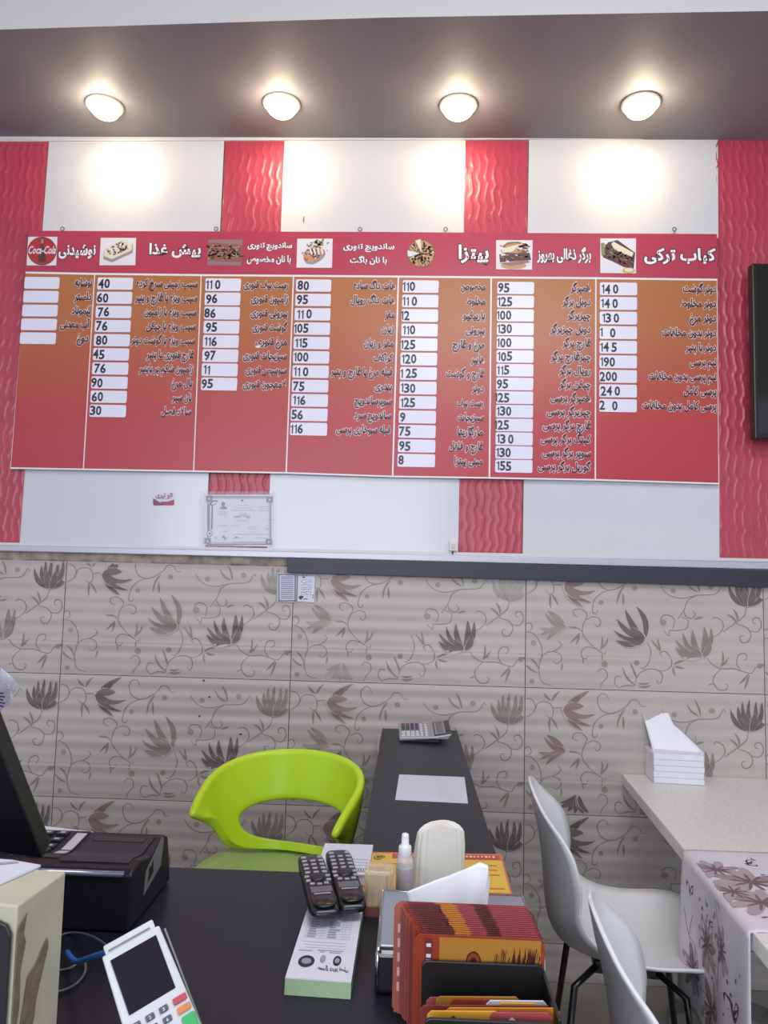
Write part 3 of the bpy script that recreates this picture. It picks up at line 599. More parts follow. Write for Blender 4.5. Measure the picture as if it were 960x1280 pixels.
def rec(mb, fn, u0, v0, u1, v1, mi=0): shp(mb, fn, [(u0,v0),(u0,v1),(u1,v1),(u1,v0)], mi)
def lift(fn, dz): return lambda u, v: fn(u, v)+Vector((0,0,dz))
# paper on the wing
q = [(499,968.7),(580.6,972),(585,1004.5),(494,1000)]
t = thing('paper_note', 'blank white paper slip lying alone on the black wing', 'paper', T(540,985,ZD)); o1 = slab('sheet', m_paper, q, ZD+.0006, .0015)
b = MB(); f = quadf(q, ZD+.0025); rn = random.Random(4)
for k in range(9): u = .6+.04*k; rec(b, f, u, .62+rn.uniform(-.06,.04), u+.006, .84, 0)
shp(b, f, [(.60,.7),(.605,.7),(.66,.5),(.655,.5)]); rec(b, f, .72, .9, .86, .915)
under(t, o1, b.build('faint_writing', mat('impression_grey',(196,196,212),.6)))
# calculator, turned so that its display is on the right
m_csil = mat('calculator_silver', (176,174,178), .32, metal=.35); m_cdk = mat('calculator_dark', (60,58,66), .35); m_ckey = mat('calculator_key_dark', (70,68,84), .4); m_ckw = mat('calculator_key_white', (206,204,210), .4); m_ckr = mat('calculator_key_red', (140,70,84), .4)
A0 = T(499, 928, ZD); A1 = T(543, 929, ZD); ca = math.atan2(A1.y-A0.y, A1.x-A0.x)-R(1)
t = thing('calculator', 'silver desk calculator with raised display at the wall end of the black wing', 'calculator', (A0.x, A0.y, ZD)); t.rotation_euler = (R(7),0,ca); t.location.z += .001
CL, CW = .172, .150
def calc_top(x): return .020+.006*x/CL if x < .108 else .0207+(x-.108)*.30
b = MB(); b.prism([(0,0,.004),(.108,0,.012),(.16,0,.012),(CL,0,.031),(.112,0,.020),(0,0,.016)], (0,CW,0)); b.build('body', m_csil, t, bevel=.003)
b = MB(); b.prism([(.01,.008,0),(.13,.008,0),(.13,.008,.010),(.01,.008,.006)], (0,CW-.016,0)); b.build('base', m_cdk, t); MB().box(.02,.15,CW-.03,CW-.015,-.0165,.004).build('rear_foot', m_cdk, t)
zt = lambda x: .0162+x*.037
for i in range(6):
    for j in range(5 if i < 4 else 5):
        x = .008+i*.0155; y = .012+j*.0265; w, h = .0125, .020
        if i >= 4: w, h = .009, .012
        m = m_ckr if (j >= 3 and i < 2 and j == 4) else m_ckw if (j < 2 and i < 4) or i >= 4 else m_ckey
        b = MB(); b.hexa([(x,y,zt(x)-.001),(x+w,y,zt(x+w)-.001),(x+w,y+h,zt(x+w)-.001),(x,y+h,zt(x)-.001),(x+.001,y+.001,zt(x)+.0035),(x+w-.001,y+.001,zt(x+w)+.0035),(x+w-.001,y+h-.001,zt(x+w)+.0035),(x+.001,y+h-.001,zt(x)+.0035)])
        b.build('key', m, t)
zs = lambda x: .0206+(x-.112)*.1833+.0012
def cp(x0, y0, x1, y1, dz, name, m):
    b = MB(); b.prism([(x0,y0,zs(x0)+dz),(x1,y0,zs(x1)+dz),(x1,y1,zs(x1)+dz),(x0,y1,zs(x0)+dz)], (0,0,.0012)); return b.build(name, m, t)
cp(.1155,.006,.1700,CW-.006,-.0005,'display_surround', m_cdk); cp(.119,.014,.152,CW-.014,.0010,'display_frame', m_csil); cp(.124,.020,.147,CW-.020,.0024,'display', mat('lcd_grey',(112,112,112),.2))
cp(.155,.030,.166,.075,.0010,'solar_cell', mat('solar_cell',(44,38,52),.15))
# yellow menu sheet on the wing
q = [(465,1065.5),(627,1068.2),(640.5,1119),(452,1114)]
t = thing('yellow_menu_sheet', 'yellow printed menu sheet with an orange border lying under the spray bottle and white pouch', 'menu', T(550,1090,ZD))
m_yel = mat('print_yellow', (222,182,66), .4); m_org = mat('print_orange', (206,112,70), .4); m_orr = mat('print_orange_red', (188,76,56), .4); m_brn = mat('print_dark_brown', (84,62,32), .45)
o1 = slab('sheet', m_org, q, ZD+.0006, .001); f = quadf(q, ZD+.0020); b = MB()
rec(b, f, .012, .17, .988, .96, 0); rec(b, lift(f,.0003), .16, .04, .98, .13, 1); rec(b, f, .012, .02, .16, .17, 0)
rn = random.Random(8)
for k in range(26): u = .20+k*.029; rec(b, lift(f,.0006), u, .06, u+.018*rn.uniform(.5,1), .105, 2)
for (cx, cy, r) in ((.055,.14,.032),(.085,.12,.022)):
    for r2, mi in ((r,3),(r*.75,0),(r*.45,3)): shp(b, lift(f,.0004+.0002*(mi == 0)+.0004*(r2 < r*.5)), [(cx+r2*math.cos(a)*1.0, cy+r2*2.2*math.sin(a)) for a in [k*math.pi/8 for k in range(16)][::-1]], mi)
for k, (u, v, w) in enumerate(((.10,.30,.12),(.05,.40,.08),(.30,.3,.1),(.82,.74,.05),(.80,.86,.16),(.84,.3,.1),(.86,.42,.08),(.85,.54,.1))): rec(b, lift(f,.0003), u, v, u+w, v+.02, 1)
under(t, o1, b.build('menu_print', [m_yel, m_orr, mat('ink_cream',(232,222,200),.5), m_brn]))
# order pad and the sheet behind it
m_pad = mat('pad_edge_green', (142,168,130), .6, bump=(200,.2)); ZP = ZD+.020
t = thing('order_pad', 'thick printed order pad with green edge lying under the two black handsets', 'notepad', T(400,1230,ZD))
q = [(387,1129),(454,1135),(439,1227),(356.5,1221.5)]; f = quadf([(393,1108),(457,1112),(439,1227),(356.5,1221.5)], ZP)
tp = [f(0,0), f(1,0), f(1,1), f(0,1)]; bt = [Vector((p.x, p.y, ZD+.0004)) for p in tp]; bt[2].y -= .004; bt[3].y -= .004
b = MB(); b.hexa([bt[3],bt[2],bt[1],bt[0],tp[3]-Vector((0,0,.002)),tp[2]-Vector((0,0,.002)),tp[1]-Vector((0,0,.002)),tp[0]-Vector((0,0,.002))]); o1 = b.build('paper_block', m_pad)
b = MB(); b.prism([tp[3]-Vector((0,0,.0018)),tp[2]-Vector((0,0,.0018)),tp[1]-Vector((0,0,.0018)),tp[0]-Vector((0,0,.0018))], (0,0,.0018)); o2 = b.build('top_sheet', m_paper)
b = MB(); g = lift(f, .0004)
for k in range(13): v = .30+k*.0265; rec(b, g, .10, v, .86, v+.0022, 1)
for u in (.10,.36,.40,.72,.76,.855): rec(b, g, u, .30, u+.004, .62, 1)
for k in range(12):
    rn = random.Random(k); v = .307+k*.0265; rec(b, g, .14, v, .14+rn.uniform(.1,.18), v+.012, 2); rec(b, g, .48, v, .48+rn.uniform(.1,.2), v+.012, 2)
for k in range(3): rec(b, g, .1+.03*k, .66+.028*k, .84, .6625+.028*k, 1)
for (u0, u1, v) in ((.08,.3,.745),(.38,.52,.735),(.5,.8,.735),(.42,.5,.75),(.58,.76,.752)): rec(b, g, u0, v, u1, v+.008, 2)
for (cx, cy, rx, ry, mi) in ((.25,.85,.13,.055,0),(.50,.82,.045,.038,2),(.73,.83,.065,.048,0)):
    shp(b, g, [(cx+rx*math.cos(a), cy+ry*math.sin(a)) for a in [k*math.pi/9 for k in range(18)][::-1]], mi)
    shp(b, lift(g,.0003), [(cx+rx*.6*math.cos(a), cy+ry*.5*math.sin(a)) for a in [k*math.pi/9 for k in range(18)][::-1]], 2 if mi == 0 else 1)
write(b, 'همبرگر بهروز اصلی', lambda x, y: g(.95-x, .875+.0-y), .02, .50, 0, y0=-.055, y1=.0, bold=.03, ref=.03, mi=0)
under(t, o1, o2, b.build('pad_print', [m_ink, m_inkl, mat('print_mid_grey',(150,150,166),.5)]))
q2 = [(406,1066),(466,1068),(459,1107),(394,1104)]
t = thing('receipt_sheet', 'white printed receipt sheets behind the order pad, left of the yellow menu sheet', 'paper', T(430,1085,ZD))
o1 = slab('sheet', m_paper, q2, ZD+.0006, .018); f = quadf(q2, ZD+.0192); b = MB()
for k in range(6): rec(b, f, .55, .18+k*.1, .92, .19+k*.1, 0)
write(b, '۲۳۳۴۴', f if 0 else (lambda x, y: f(x, .62-y)), .68, .9, 0, y0=0, y1=.09, bold=.03, mi=1) if 0 else [rec(b, f, .66+.05*k, .5, .68+.05*k, .58, 1) for k in range(5)]
under(t, o1, b.build('receipt_print', [m_inkl, m_ink2]))
# cordless handsets
m_hs = mat('handset_black', (30,31,36), .28); m_hk = mat('handset_key_grey', (150,152,158), .4); m_hl = mat('handset_lcd', (96,102,104), .2); m_hg = mat('handset_gloss', (22,22,26), .22)
def handset(px0, px1, label, gname='cordless handsets on the order pad'):
    # px0: photo point of the near end centre, px1: of the far end centre
    a = T(px0[0], px0[1]-10, ZP+.030); c = T(px1[0], px1[1], ZP+.050)
    d = (c-a); L = .172; d = d.normalized(); ux = d.cross(Vector((0,0,1))).normalized(); n = ux.cross(d).normalized()
    t = thing('cordless_handset', label, 'phone', (0,0,0), gname)
    M = Matrix((( ux.x, d.x, n.x, a.x),(ux.y, d.y, n.y, a.y),(ux.z, d.z, n.z, a.z),(0,0,0,1)))
    t.matrix_world = M
    prof = [(0,.0155),(.008,.0205),(.03,.0222),(.07,.0215),(.11,.0213),(.15,.0218),(.166,.0205),(.172,.0165)]
    def wd_(y):
        for (y0, w0), (y1, w1) in zip(prof, prof[1:]):
            if y <= y1: return w0+(w1-w0)*(y-y0)/(y1-y0)
        return prof[-1][1]
    def body(u, v):
        y = L*v; w = wd_(y); ang = 2*math.pi*u; cx, cz = math.cos(ang), math.sin(ang); e = .55
        x = w*abs(cx)**e*(1 if cx > 0 else -1); th = .010 if cz > 0 else .014+.010*math.sin(math.pi*min(1, v*1.1)); th *= min(1, .35+4*min(v, 1-v))
        zz = th*abs(cz)**e*(1 if cz > 0 else -1)-.010
        return (x, y, zz)
    b = MB(); b.grid(body, 28, 20); n0 = 29; b.f.append(tuple(range(n0-1))[::-1]); b.f.append(tuple(range(20*n0, 20*n0+n0-1))); b.m += [0,0]
    b.build('body', m_hs, t, smooth=True, weld=True)
    def key(name, x, y, w, h, m, z=.0004, hh=.0014, mb=None):
        b = mb or MB(); b.box(x-w/2, x+w/2, y-h/2, y+h/2, z-.002, z+hh-.001); return b.build(name, m, t, bevel=.0006)
    for r in range(5):
        for c_ in range(3):
            if r == 4 and c_ == 1: continue
            key('key', (c_-1)*.0135, .104+r*.0118, .0085, .0052, m_hk)
    for x, y in ((-.0165,.092),(.0165,.092),(-.0160,.080),(.0160,.080),(-.011,.0705),(0,.0685),(.011,.0705)): key('key', x, y, .0075, .005, m_hk)
    b = MB(); b.lathe([(.0125,-.002),(.0125,.0012),(.010,.0026),(.004,.0028)], (0,.0875,0), 20, sy=.85); b.build('navigation_pad', m_hs, t, smooth=True)
    key('display', 0, .0525, .033, .015, m_hl, .0006, .0015); key('nameplate', 0, .0415, .026, .0024, m_hk, .0004)
    b = MB(); b.lathe([(.0175,-.0015),(.0175,.0008),(.015,.0018),(.003,.0022)], (0,.019,0), 24, sy=.85); b.build('earpiece', m_hg, t, smooth=True)
    for k in range(3): key('speaker_slot', 0, .021+k*.003, .010, .0010, m_hk, .0012, .0012) if k == 1 else None
    return t
handset((409,1146), (391,1076), 'black cordless telephone handset, left one of the pair lying on the order pad')
handset((443,1139), (425.5,1071), 'black cordless telephone handset, right one of the pair, beside the toothpick box')
# ------------------------------------------------------------------ small things on the counter
m_clear = mat('clear_plastic', (236,236,236), .12, alpha=.28, spec=.6); m_pick = mat('toothpick_wood', (206,176,134), .7)
c = T(471,1146,ZD); t = thing('toothpick_box', 'clear square box full of toothpicks between the handsets and the steel tissue box', 'toothpick box', (c.x+.002, c.y+.022, ZD))
b = MB(); b.prism([Vector((x, y, 0)) for x, y in rounded(-.0235,-.0235,.0235,.0235,.007)], (0,0,.014)); b.build('wooden_base', mat('maroon_base',(112,62,58),.5), t)
b = MB(); rn = random.Random(6)
for k in range(130):
    x, y = rn.uniform(-.019,.019), rn.uniform(-.019,.019); b.tube([(x, y, .014),(x+rn.uniform(-.002,.002), y+rn.uniform(-.002,.002), .058+rn.uniform(0,.005))], .0011, 4)
o = b.build('toothpicks', m_pick, t); o['kind'] = 'stuff'
b = MB(); b.prism([Vector((x, y, .012)) for x, y in rounded(-.0235,-.0235,.0235,.0235,.008,4)], (0,0,.058)); b.build('clear_cover', mat('clear_plastic_warm',(226,206,180),.15,alpha=.38), t, bevel=.006, segs=3)
# spray bottle
c = T(505,1122,ZD); t = thing('spray_bottle', 'small clear spray bottle with white pump cap behind the tissue box', 'bottle', (c.x, c.y, ZD))
c.z = 0
MB().lathe([(.012,0),(.0145,.003),(.0145,.058),(.012,.068),(.007,.073),(.007,.076)], n=24).build('bottle_body', mat('clear_bottle',(225,228,235),.08,alpha=.45), t, smooth=True)
MB().lathe([(.0125,.002),(.0130,.004),(.0130,.030),(.0125,.032)], n=20).build('liquid', mat('gel_yellow',(216,200,120),.2,alpha=.7), t, smooth=True)
MB().lathe([(.0148,.015),(.0149,.016),(.0149,.050),(.0148,.051)], n=24).build('label', mat('bottle_label',(196,192,208),.4,alpha=.45), t, smooth=True)
MB().lathe([(.0100,.068),(.0108,.070),(.0108,.083),(.0098,.0850),(.0064,.0860),(.0062,.099),(.0055,.104),(.002,.1055)], n=22).build('pump_cap', mat('cap_white',(226,226,230),.3), t, smooth=True)
# ivory pleated pouch
c = T(545,1114,ZD); t = thing('napkin_pouch', 'upright ivory translucent pleated pouch standing on the yellow menu sheet', 'pouch', (c.x+.003, c.y+.018, ZD+.002))
def pouch(u, v):
    a = 2*math.pi*u; e = .6; w, d = (.0455-.004*v-.008*max(0, v-.75)), (.028-.008*v)
    k = 1+.05*math.sin(a*17+v*2)*(.3+.7*v); cx, cy = math.cos(a), math.sin(a)
    x = w*abs(cx)**e*(1 if cx > 0 else -1)*k; y = d*abs(cy)**e*(1 if cy > 0 else -1)*k
    z = .106*v-(.008*max(0, -x/.045)+.016*(abs(x)/.045)**3)*max(0, v-.4)/.6
    return (x+.004*v, y, z)
b = MB(); b.grid(pouch, 96, 18); b.build('pouch_side', mat('ivory_plastic',(222,220,210),.35,alpha=.95,sss=.2), t, smooth=True, weld=False)
b = MB(); top = [Vector(pouch(k/96, 1)) for k in range(96)]; b.add(top+[sum(top, Vector())/96+Vector((0,0,.002))], [(k, (k+1) % 96, 96) for k in range(96)]); b.build('pouch_top', mat('ivory_top',(224,222,214),.4), t, smooth=True)
# tissue box
ZT = .900; m_chr = mat('chrome_edge', (190,190,196), .12, metal=1); m_tb = mat('tissue_box_black', (24,24,27), .15, coat=.4); m_tt = mat('tissue_box_steel_top', (148,156,170), .25, metal=.35, var=(6,.06))
n0, f0 = T(466,1184,ZT), T(478.5,1112,ZT); f1 = T(655,1118,ZT)
x0, x1, y0, y1 = (n0.x+f0.x)/2, f1.x, n0.y, f0.y
t = thing('tissue_box', 'black and steel tissue box with chrome corners and a white tissue pulled out', 'tissue box', ((x0+x1)/2, (y0+y1)/2, ZD))
k1 = MB().box(x0, x1, y0, y1, ZD+.0005, ZT-.004).build('box_body', m_tb, bevel=.008, segs=3); k2 = MB().box(x0+.004, x1-.004, y0+.010, y1-.003, ZT-.006, ZT).build('top_plate', m_tt, bevel=.003)
b = MB(); b.tube([(x0+.003,y0+.002,ZD+.004),(x0+.003,y0+.002,ZT-.012),(x0+.004,y0+.010,ZT-.002),(x0+.003,y1-.004,ZT-.001),(x1-.003,y1-.004,ZT-.001),(x1-.003,y0+.010,ZT-.002),(x1-.003,y0+.002,ZT-.012),(x1-.003,y0+.002,ZD+.004)], .0028, 8); k3 = b.build('chrome_frame', m_chr, smooth=True)
m_tis = mat('tissue_white', (232,232,240), .8)
cx = T(512,1136,ZT+.004).x; cx2 = T(614,1136,ZT+.004).x; cy_ = 1.075
ct = [P(508.5,1114,cy_), P(561,1098,cy_+.004), P(599,1077,cy_+.01), P(609,1079,cy_+.008), P(613,1105,cy_)]
def tis(u, v):
    tp_ = u*4; i = min(3, int(tp_)); a = ct[i].lerp(ct[i+1], tp_-i); bt_ = Vector((cx+.012+(cx2-cx-.03)*u, cy_-.004, ZT-.004))
    p = bt_.lerp(a, v); p.y += .010*math.sin(u*7)*v*(1-.3*v)+.002*math.sin(u*17+v*4)*v; return p
k4 = MB().grid(tis, 40, 18).build('tissue_sheet', m_tis, smooth=True, solid=.0008)
under(t, k1, k2, k3, k4)
# ------------------------------------------------------------------ leaflet holder with leaflets
m_hold = mat('holder_black', (24,24,26), .35, bump=(120,.1))
t = thing('leaflet_holder', 'black stepped leaflet holder with two pockets at the counter front', 'holder', (.075, .88, ZD))
ZB = ZD+.010; YF = .895; pa, pb = P(527.5,1201,YF), P(680.5,1201,YF); YG = .800; pc, pd = P(531,1273,YG), P(697,1280,YG)
def plate(x0, x1, y, z1, lean=0, z0=ZD+.001, r=.006, th=.004):
    pts = [(x0,z0),(x1,z0)]+[(x1-r+r*math.cos(R(a)), z1-r+r*math.sin(R(a))) for a in (0,30,60,90)]+[(x0+r-r*math.cos(R(a)), z1-r+r*math.sin(R(a))) for a in (90,60,30,0)]
    b = MB(); b.prism([Vector((x, y, z)) for x, z in pts], (0, th, 0)); return b
o1 = plate(pa.x, pb.x, YF, pa.z).build('pocket_plate', m_hold, bevel=.001); o2 = plate(pc.x, pd.x, YG, pc.z).build('pocket_plate', m_hold, bevel=.001)
xs0, xs1 = pa.x+.0, P(687,1240,.85).x
o3 = MB().box(xs0, xs1, YG+.004, YF-.001, ZD+.0008, ZD+.012).build('base', m_hold); o3b = MB().box(xs0, xs1, YF+.0045, 1.0-.022, ZD+.0008, ZD+.010).build('base', m_hold)
o4 = MB().box(xs1, xs1+.004, YG+.004, .955, ZD+.0008, P(687,1237,.86).z).build('side_wall', m_hold, bevel=.001)
o5 = MB().box(xs0, xs1, .976, .980, ZD+.0008, ZD+.05).build('back_plate', m_hold)
under(t, o1, o2, o3, o3b, o4, o5)
m_card_r = mat('leaflet_maroon', (118,50,48), .35); m_card_o = mat('leaflet_orange', (206,132,48), .35); m_card_p = mat('leaflet_red', (166,74,82), .35); m_card_d = mat('leaflet_brown', (70,34,34), .35); m_card_y = mat('leaflet_yellow', (226,170,56), .35); m_cedge = mat('leaflet_edge', (206,150,150), .6); m_ocr = mat('leaflet_ochre', (176,124,52), .35); m_lor = mat('leaflet_rust', (150,62,40), .35)
CM = [m_cedge, m_card_r, m_card_o, m_card_p, m_card_d, m_card_y, m_ocr, m_lor, m_paper]
NL = 17
def leaflet(i, n):
    s = i/(n-1)                                     # 0 = rearmost, 1 = front
    yt, yb = .985-.085*s, .966-.052*s; rn = random.Random(i+11)
    jx = rn.uniform(-.001, .001)
    xL = (P(493,1131,.985).x)*(1-s)+(P(516.5,1171,.9).x)*s+jx; xR = (P(664.5,1131,.985).x)*(1-s)+(P(681,1171,.9).x)*s+jx
    if 0 < i < n-1: xL += rn.uniform(0, .004)+.004
    zt = P(600,1131,.985).z*(1-s)+P(600,1171,.90).z*s; zb = ZB+.001+(.006 if i < 8 else 0)
    c = .007
    def pnt(u, v): # u right, v up
        return Vector((xL+(xR-xL)*u, yb+(yt-yb)*v, zb+(zt-zb)*v))
    cu, cv = c/(xR-xL), c/(zt-zb)
    out = [pnt(cu,0), pnt(1-cu,0), pnt(1,cv), pnt(1,1-cv), pnt(1-cu,1), pnt(cu,1), pnt(0,1-cv), pnt(0,cv)]
    return pnt, out
lab = 'red and brown menu leaflet packed in the rear pocket of the black leaflet holder'
for i in range(NL):
    pnt, out = leaflet(i, NL); last = i == NL-1; s = i/(NL-1)
    b = MB(); b.prism(out, (0,.0016,0), 0); 
    tt = thing('menu_leaflet', 'rust edged red and brown menu leaflet, rearmost in the holder and nearest the tissue box' if i == 0 else lab if not last else 'frontmost rust and ochre menu leaflet in the rear pocket, with a round burger emblem', 'leaflet', pnt(.5, 0), 'menu leaflets in the holder')
    o1 = b.build('card', m_lor if last or i == 0 else m_card_r, bevel=0)
    b = MB(); off = Vector((0,-.0004,0)); e = lambda u, v, k=1: pnt(u, v)+off*k
    def rr(u0, v0, u1, v1, mi, k=1): b.poly([e(u0,v0,k), e(u1,v0,k), e(u1,v1,k), e(u0,v1,k)], mi)
    if last:
        rr(.015,.02,.20,.97,7); rr(.20,.02,.97,.985,6); rr(.09,.16,.145,.97,1,2)
        for k in range(16):
            if k % 5 != 4: rr(.100,.19+k*.047,.135,.222+k*.047,8,3)
        for (cx, r2, mi, k) in ((.46,.058,4,2),(.46,.050,7,3),(.46,.028,4,4)): b.poly([e(cx+r2*math.cos(a), .77+r2*1.75*math.sin(a), k) for a in [j*math.pi/9 for j in range(18)]], mi)
        rn = random.Random(77)
        for k in range(26):
            u = .60+k*.0135; b.poly([e(u, .62+rn.uniform(0,.1), 2), e(u+.006, .62+rn.uniform(0,.1), 2), e(u+.03, .92-rn.uniform(0,.12), 2), e(u+.022, .93-rn.uniform(0,.12), 2)], 4)
        rr(.33,.5,.36,.68,7,2)
    else:
        rr(.012,.012,.10,.985,7)
        for k in range(5): rr(.03,.2+k*.13,.05,.28+k*.13,0,2)
        rr(.10,.02,.985,.97,1); rr(.30,.4,.42,1.0,2,2); rr(.42,.35,.97,1.0,3,2); rr(.55,.5,.66,1.0,4,3); rr(.12,.45,.28,.99,4,2)
    o2 = b.build('leaflet_print', CM)
    b = MB(); off2 = Vector((0,.0008,.0003))       # the printed edge shows along the top of each card
    segs = [(0,.09,1),(.09,.29,4),(.29+.02*math.sin(i),.43,2),(.43,.56,3),(.56,.67,4),(.67,1,3)]
    for u0, u1, mi in segs:
        if last: mi = 7
        p0, p1 = pnt(max(u0,.05),1), pnt(min(u1,.95),1); b.add([p0+Vector((0,0,.0002)), p1+Vector((0,0,.0002)), p1+Vector((0,.0016,.0002)), p0+Vector((0,.0016,.0002))], [(0,1,2,3)], mi)
    o3 = b.build('printed_edge', CM); under(tt, o1, o2, o3)
# mixed leaflets in the near pocket
near = [ # (left px, right px, top px, y, face, label)
 (533,612,1247,.868,m_card_p,'dull red leaflet standing at the left rear of the near pocket', 1), (545,650,1246,.862,m_ocr,'ochre leaflet, rearmost in the middle of the near pocket', 4),
 (563,618,1249,.856,m_lor,'short rust leaflet between the ochre and white cards in the near pocket', 3), (608,684,1251,.850,m_paper,'white edged card at the right of the near pocket', 8),
 (622,672,1254,.842,m_card_y,'small yellow leaflet with a dark emblem in front of the white edged card', 4),
 (525,690,1257,.834,m_card_r,'wide maroon leaflet across the near pocket', 5), (557,700,1260,.828,m_card_o,'orange leaflet reaching past the right side of the near pocket', 2),
 (534,625,1264,.821,m_card_y,'bright yellow leaflet at the left front of the near pocket', 4), (612,690,1266,.814,m_card_p,'red leaflet with white mark, front right of the near pocket', 8)]
for k, (xa_, xb_, yt_, yy, m, lb, dk) in enumerate(near):
    a, c = P(xa_, yt_, yy), P(xb_, yt_+1, yy); z0 = ZD+.0135; b = MB()
    rot = .0; w = c.x-a.x
    b.prism([Vector((a.x,yy,z0)), Vector((c.x,yy,z0)), Vector((c.x,yy,c.z-.004)), Vector((c.x-.004,yy,c.z)), Vector((a.x+.004,yy,a.z)), Vector((a.x,yy,a.z-.004))], (0,.002,0))
    tt = thing('menu_leaflet', lb, 'leaflet', (a.x+w/2, yy, z0), 'menu leaflets in the holder'); o1 = b.build('card', m)
    b = MB(); zc = a.z-.006; b.poly([Vector((a.x+w*.3, yy-.0004, zc-.012)), Vector((a.x+w*.42, yy-.0004, zc-.012)), Vector((a.x+w*.42, yy-.0004, zc)), Vector((a.x+w*.36, yy-.0004, zc+.003)), Vector((a.x+w*.3, yy-.0004, zc))], 0)
    b.poly([Vector((a.x+w*.05, yy-.0004, z0+.01)), Vector((a.x+w*.95, yy-.0004, z0+.01)), Vector((a.x+w*.95, yy-.0004, z0+.03)), Vector((a.x+w*.05, yy-.0004, z0+.03))], 0)
    o2 = b.build('leaflet_print', CM[dk]); under(tt, o1, o2)
# ------------------------------------------------------------------ card payment terminal, tilted on a stand
m_pw = mat('terminal_white', (204,206,210), .35); m_pg = mat('terminal_grey', (120,124,122), .5); m_ps = mat('terminal_screen', (26,20,32), .10, spec=.3); m_pk = mat('terminal_key_dark', (86,88,98), .4)
c0 = P(163.5, 1176, .862)                                   # middle of the top edge of its face
u3 = (RT*46.5+UP*27.4); u3.normalize(); nn = -(ray(190,1225)).normalized(); u3 = (u3-nn*u3.dot(nn)).normalized(); v3 = u3.cross(nn); 
# tilt a little so that the foot meets the counter
L3 = .172; foot = c0+v3*L3
t = thing('payment_terminal', 'white card payment terminal with dark screen, tilted up at the lower left of the counter', 'payment terminal', (0,0,0))
t.matrix_world = Matrix(((u3.x, -v3.x, nn.x, c0.x),(u3.y, -v3.y, nn.y, c0.y),(u3.z, -v3.z, nn.z, c0.z),(0,0,0,1))) @ Matrix.Scale(.915, 4)
# local frame: x across, y up the face (body spans y 0..-L), z out of the face
b = MB(); n = 24
def ty(u, v):
    y = .0-.170*v; w = .0345+.0065*v; ang = 2*math.pi*u; cx, cz = math.cos(ang), math.sin(ang); e = .35
    x = w*abs(cx)**e*(1 if cx > 0 else -1); th = .006 if cz > 0 else .020+.016*math.exp(-((v-.28)/.22)**2); return (x, y, th*abs(cz)**e*(1 if cz > 0 else -1)-.006)
b.grid(ty, 40, 26); b.f.append(tuple(range(40))); b.f.append(tuple(range(26*41, 26*41+40))[::-1]); b.m += [0, 0]; b.build('body', m_pw, t, smooth=False, weld=True, bevel=.003)
def tb(name, x0, x1, y0, y1, z0, z1, m, bev=.0008): return MB().box(x0, x1, y1, y0, z0, z1).build(name, m, t, bevel=bev)
MB().box(-.030, .030, -.012, .010, -.014, -.004).build('printer_lid', m_pw, t, bevel=.002); MB().box(-.026, .024, .0012, .0035, -.0042, -.0032).build('tear_bar', m_pg, t)
tb('screen', -.0275, .0275, -.008, -.070, -.001, .0012, m_ps)
kx = [-.024, -.008, .008]; ky = [-.083, -.0945, -.106, -.1175]
nums = ['1','2','3','4','5','6','7','8','9','*','0','#']
for r in range(4):
    for c_ in range(3):
        k = MB().box(kx[c_]-.005, kx[c_]+.005, ky[r]-.0034, ky[r]+.0034, -.001, .0024).build('key', m_pk, t, bevel=.0012)
        b = MB(); write(b, nums[r*3+c_], lambda x, y, r=r, c_=c_: (kx[c_]+x, ky[r]+y, .0026), -.0012, .0012, 0, y0=-.0018, y1=.0018); b.build('key_digit', m_paper, k)
tb('cancel_key', .0195, .0355, -.079, -.0865, -.001, .003, mat('key_red',(184,74,84),.4), .0015); tb('clear_key', .0205, .0362, -.090, -.0975, -.001, .003, mat('key_orange',(214,130,78),.4), .0015)
tb('enter_key', .0215, .0375, -.101, -.122, -.001, .0035, mat('key_green',(60,170,96),.4), .0018)
MB().box(.038, .0405, -.12, -.006, -.030, -.006).build('card_reader_rail', m_pg, t, bevel=.001)
b = MB(); b.box(-.03, .036, -.118, -.02, -.050, -.030); b.build('stand_plate', m_pg, t, bevel=.002)
# blue cable and the thin grey wires
m_blue = mat('cable_blue', (44,110,190), .4); m_wire = mat('wire_grey', (90,90,98), .4); m_bk = mat('cable_black', (26,26,30), .4)
a = P(137,1188,.965); tag(MB().tube(spline([P(138,1187,.870), P(128,1192,.905), P(112,1197,.96), P(97,1202,1.01), P(88,1196,1.05), P(84,1190,1.08)], 6), .0034, 8).build('blue_cable', m_blue, smooth=True), 'blue cable plugged into the top of the payment terminal', 'cable')
z = ZD+.004
tag(MB().tube(spline([P(140,1188,.872), T(125,1176,z+.05), T(108,1168,z+.02), T(88,1166,z), T(70,1172,z), T(60,1185,z)], 6), .0016, 6).build('thin_wire', m_wire, smooth=True), 'thin grey wire curling above the blue cable', 'cable')
tag(MB().tube(spline([T(66,1214,z), T(88,1210,z), T(104,1200,z+.005), T(106,1216,z), T(92,1232,z), T(70,1240,z), T(55,1238,z)], 6), .0018, 6).build('thin_wire', m_wire, smooth=True), 'thin grey wire looping below the blue cable', 'cable')
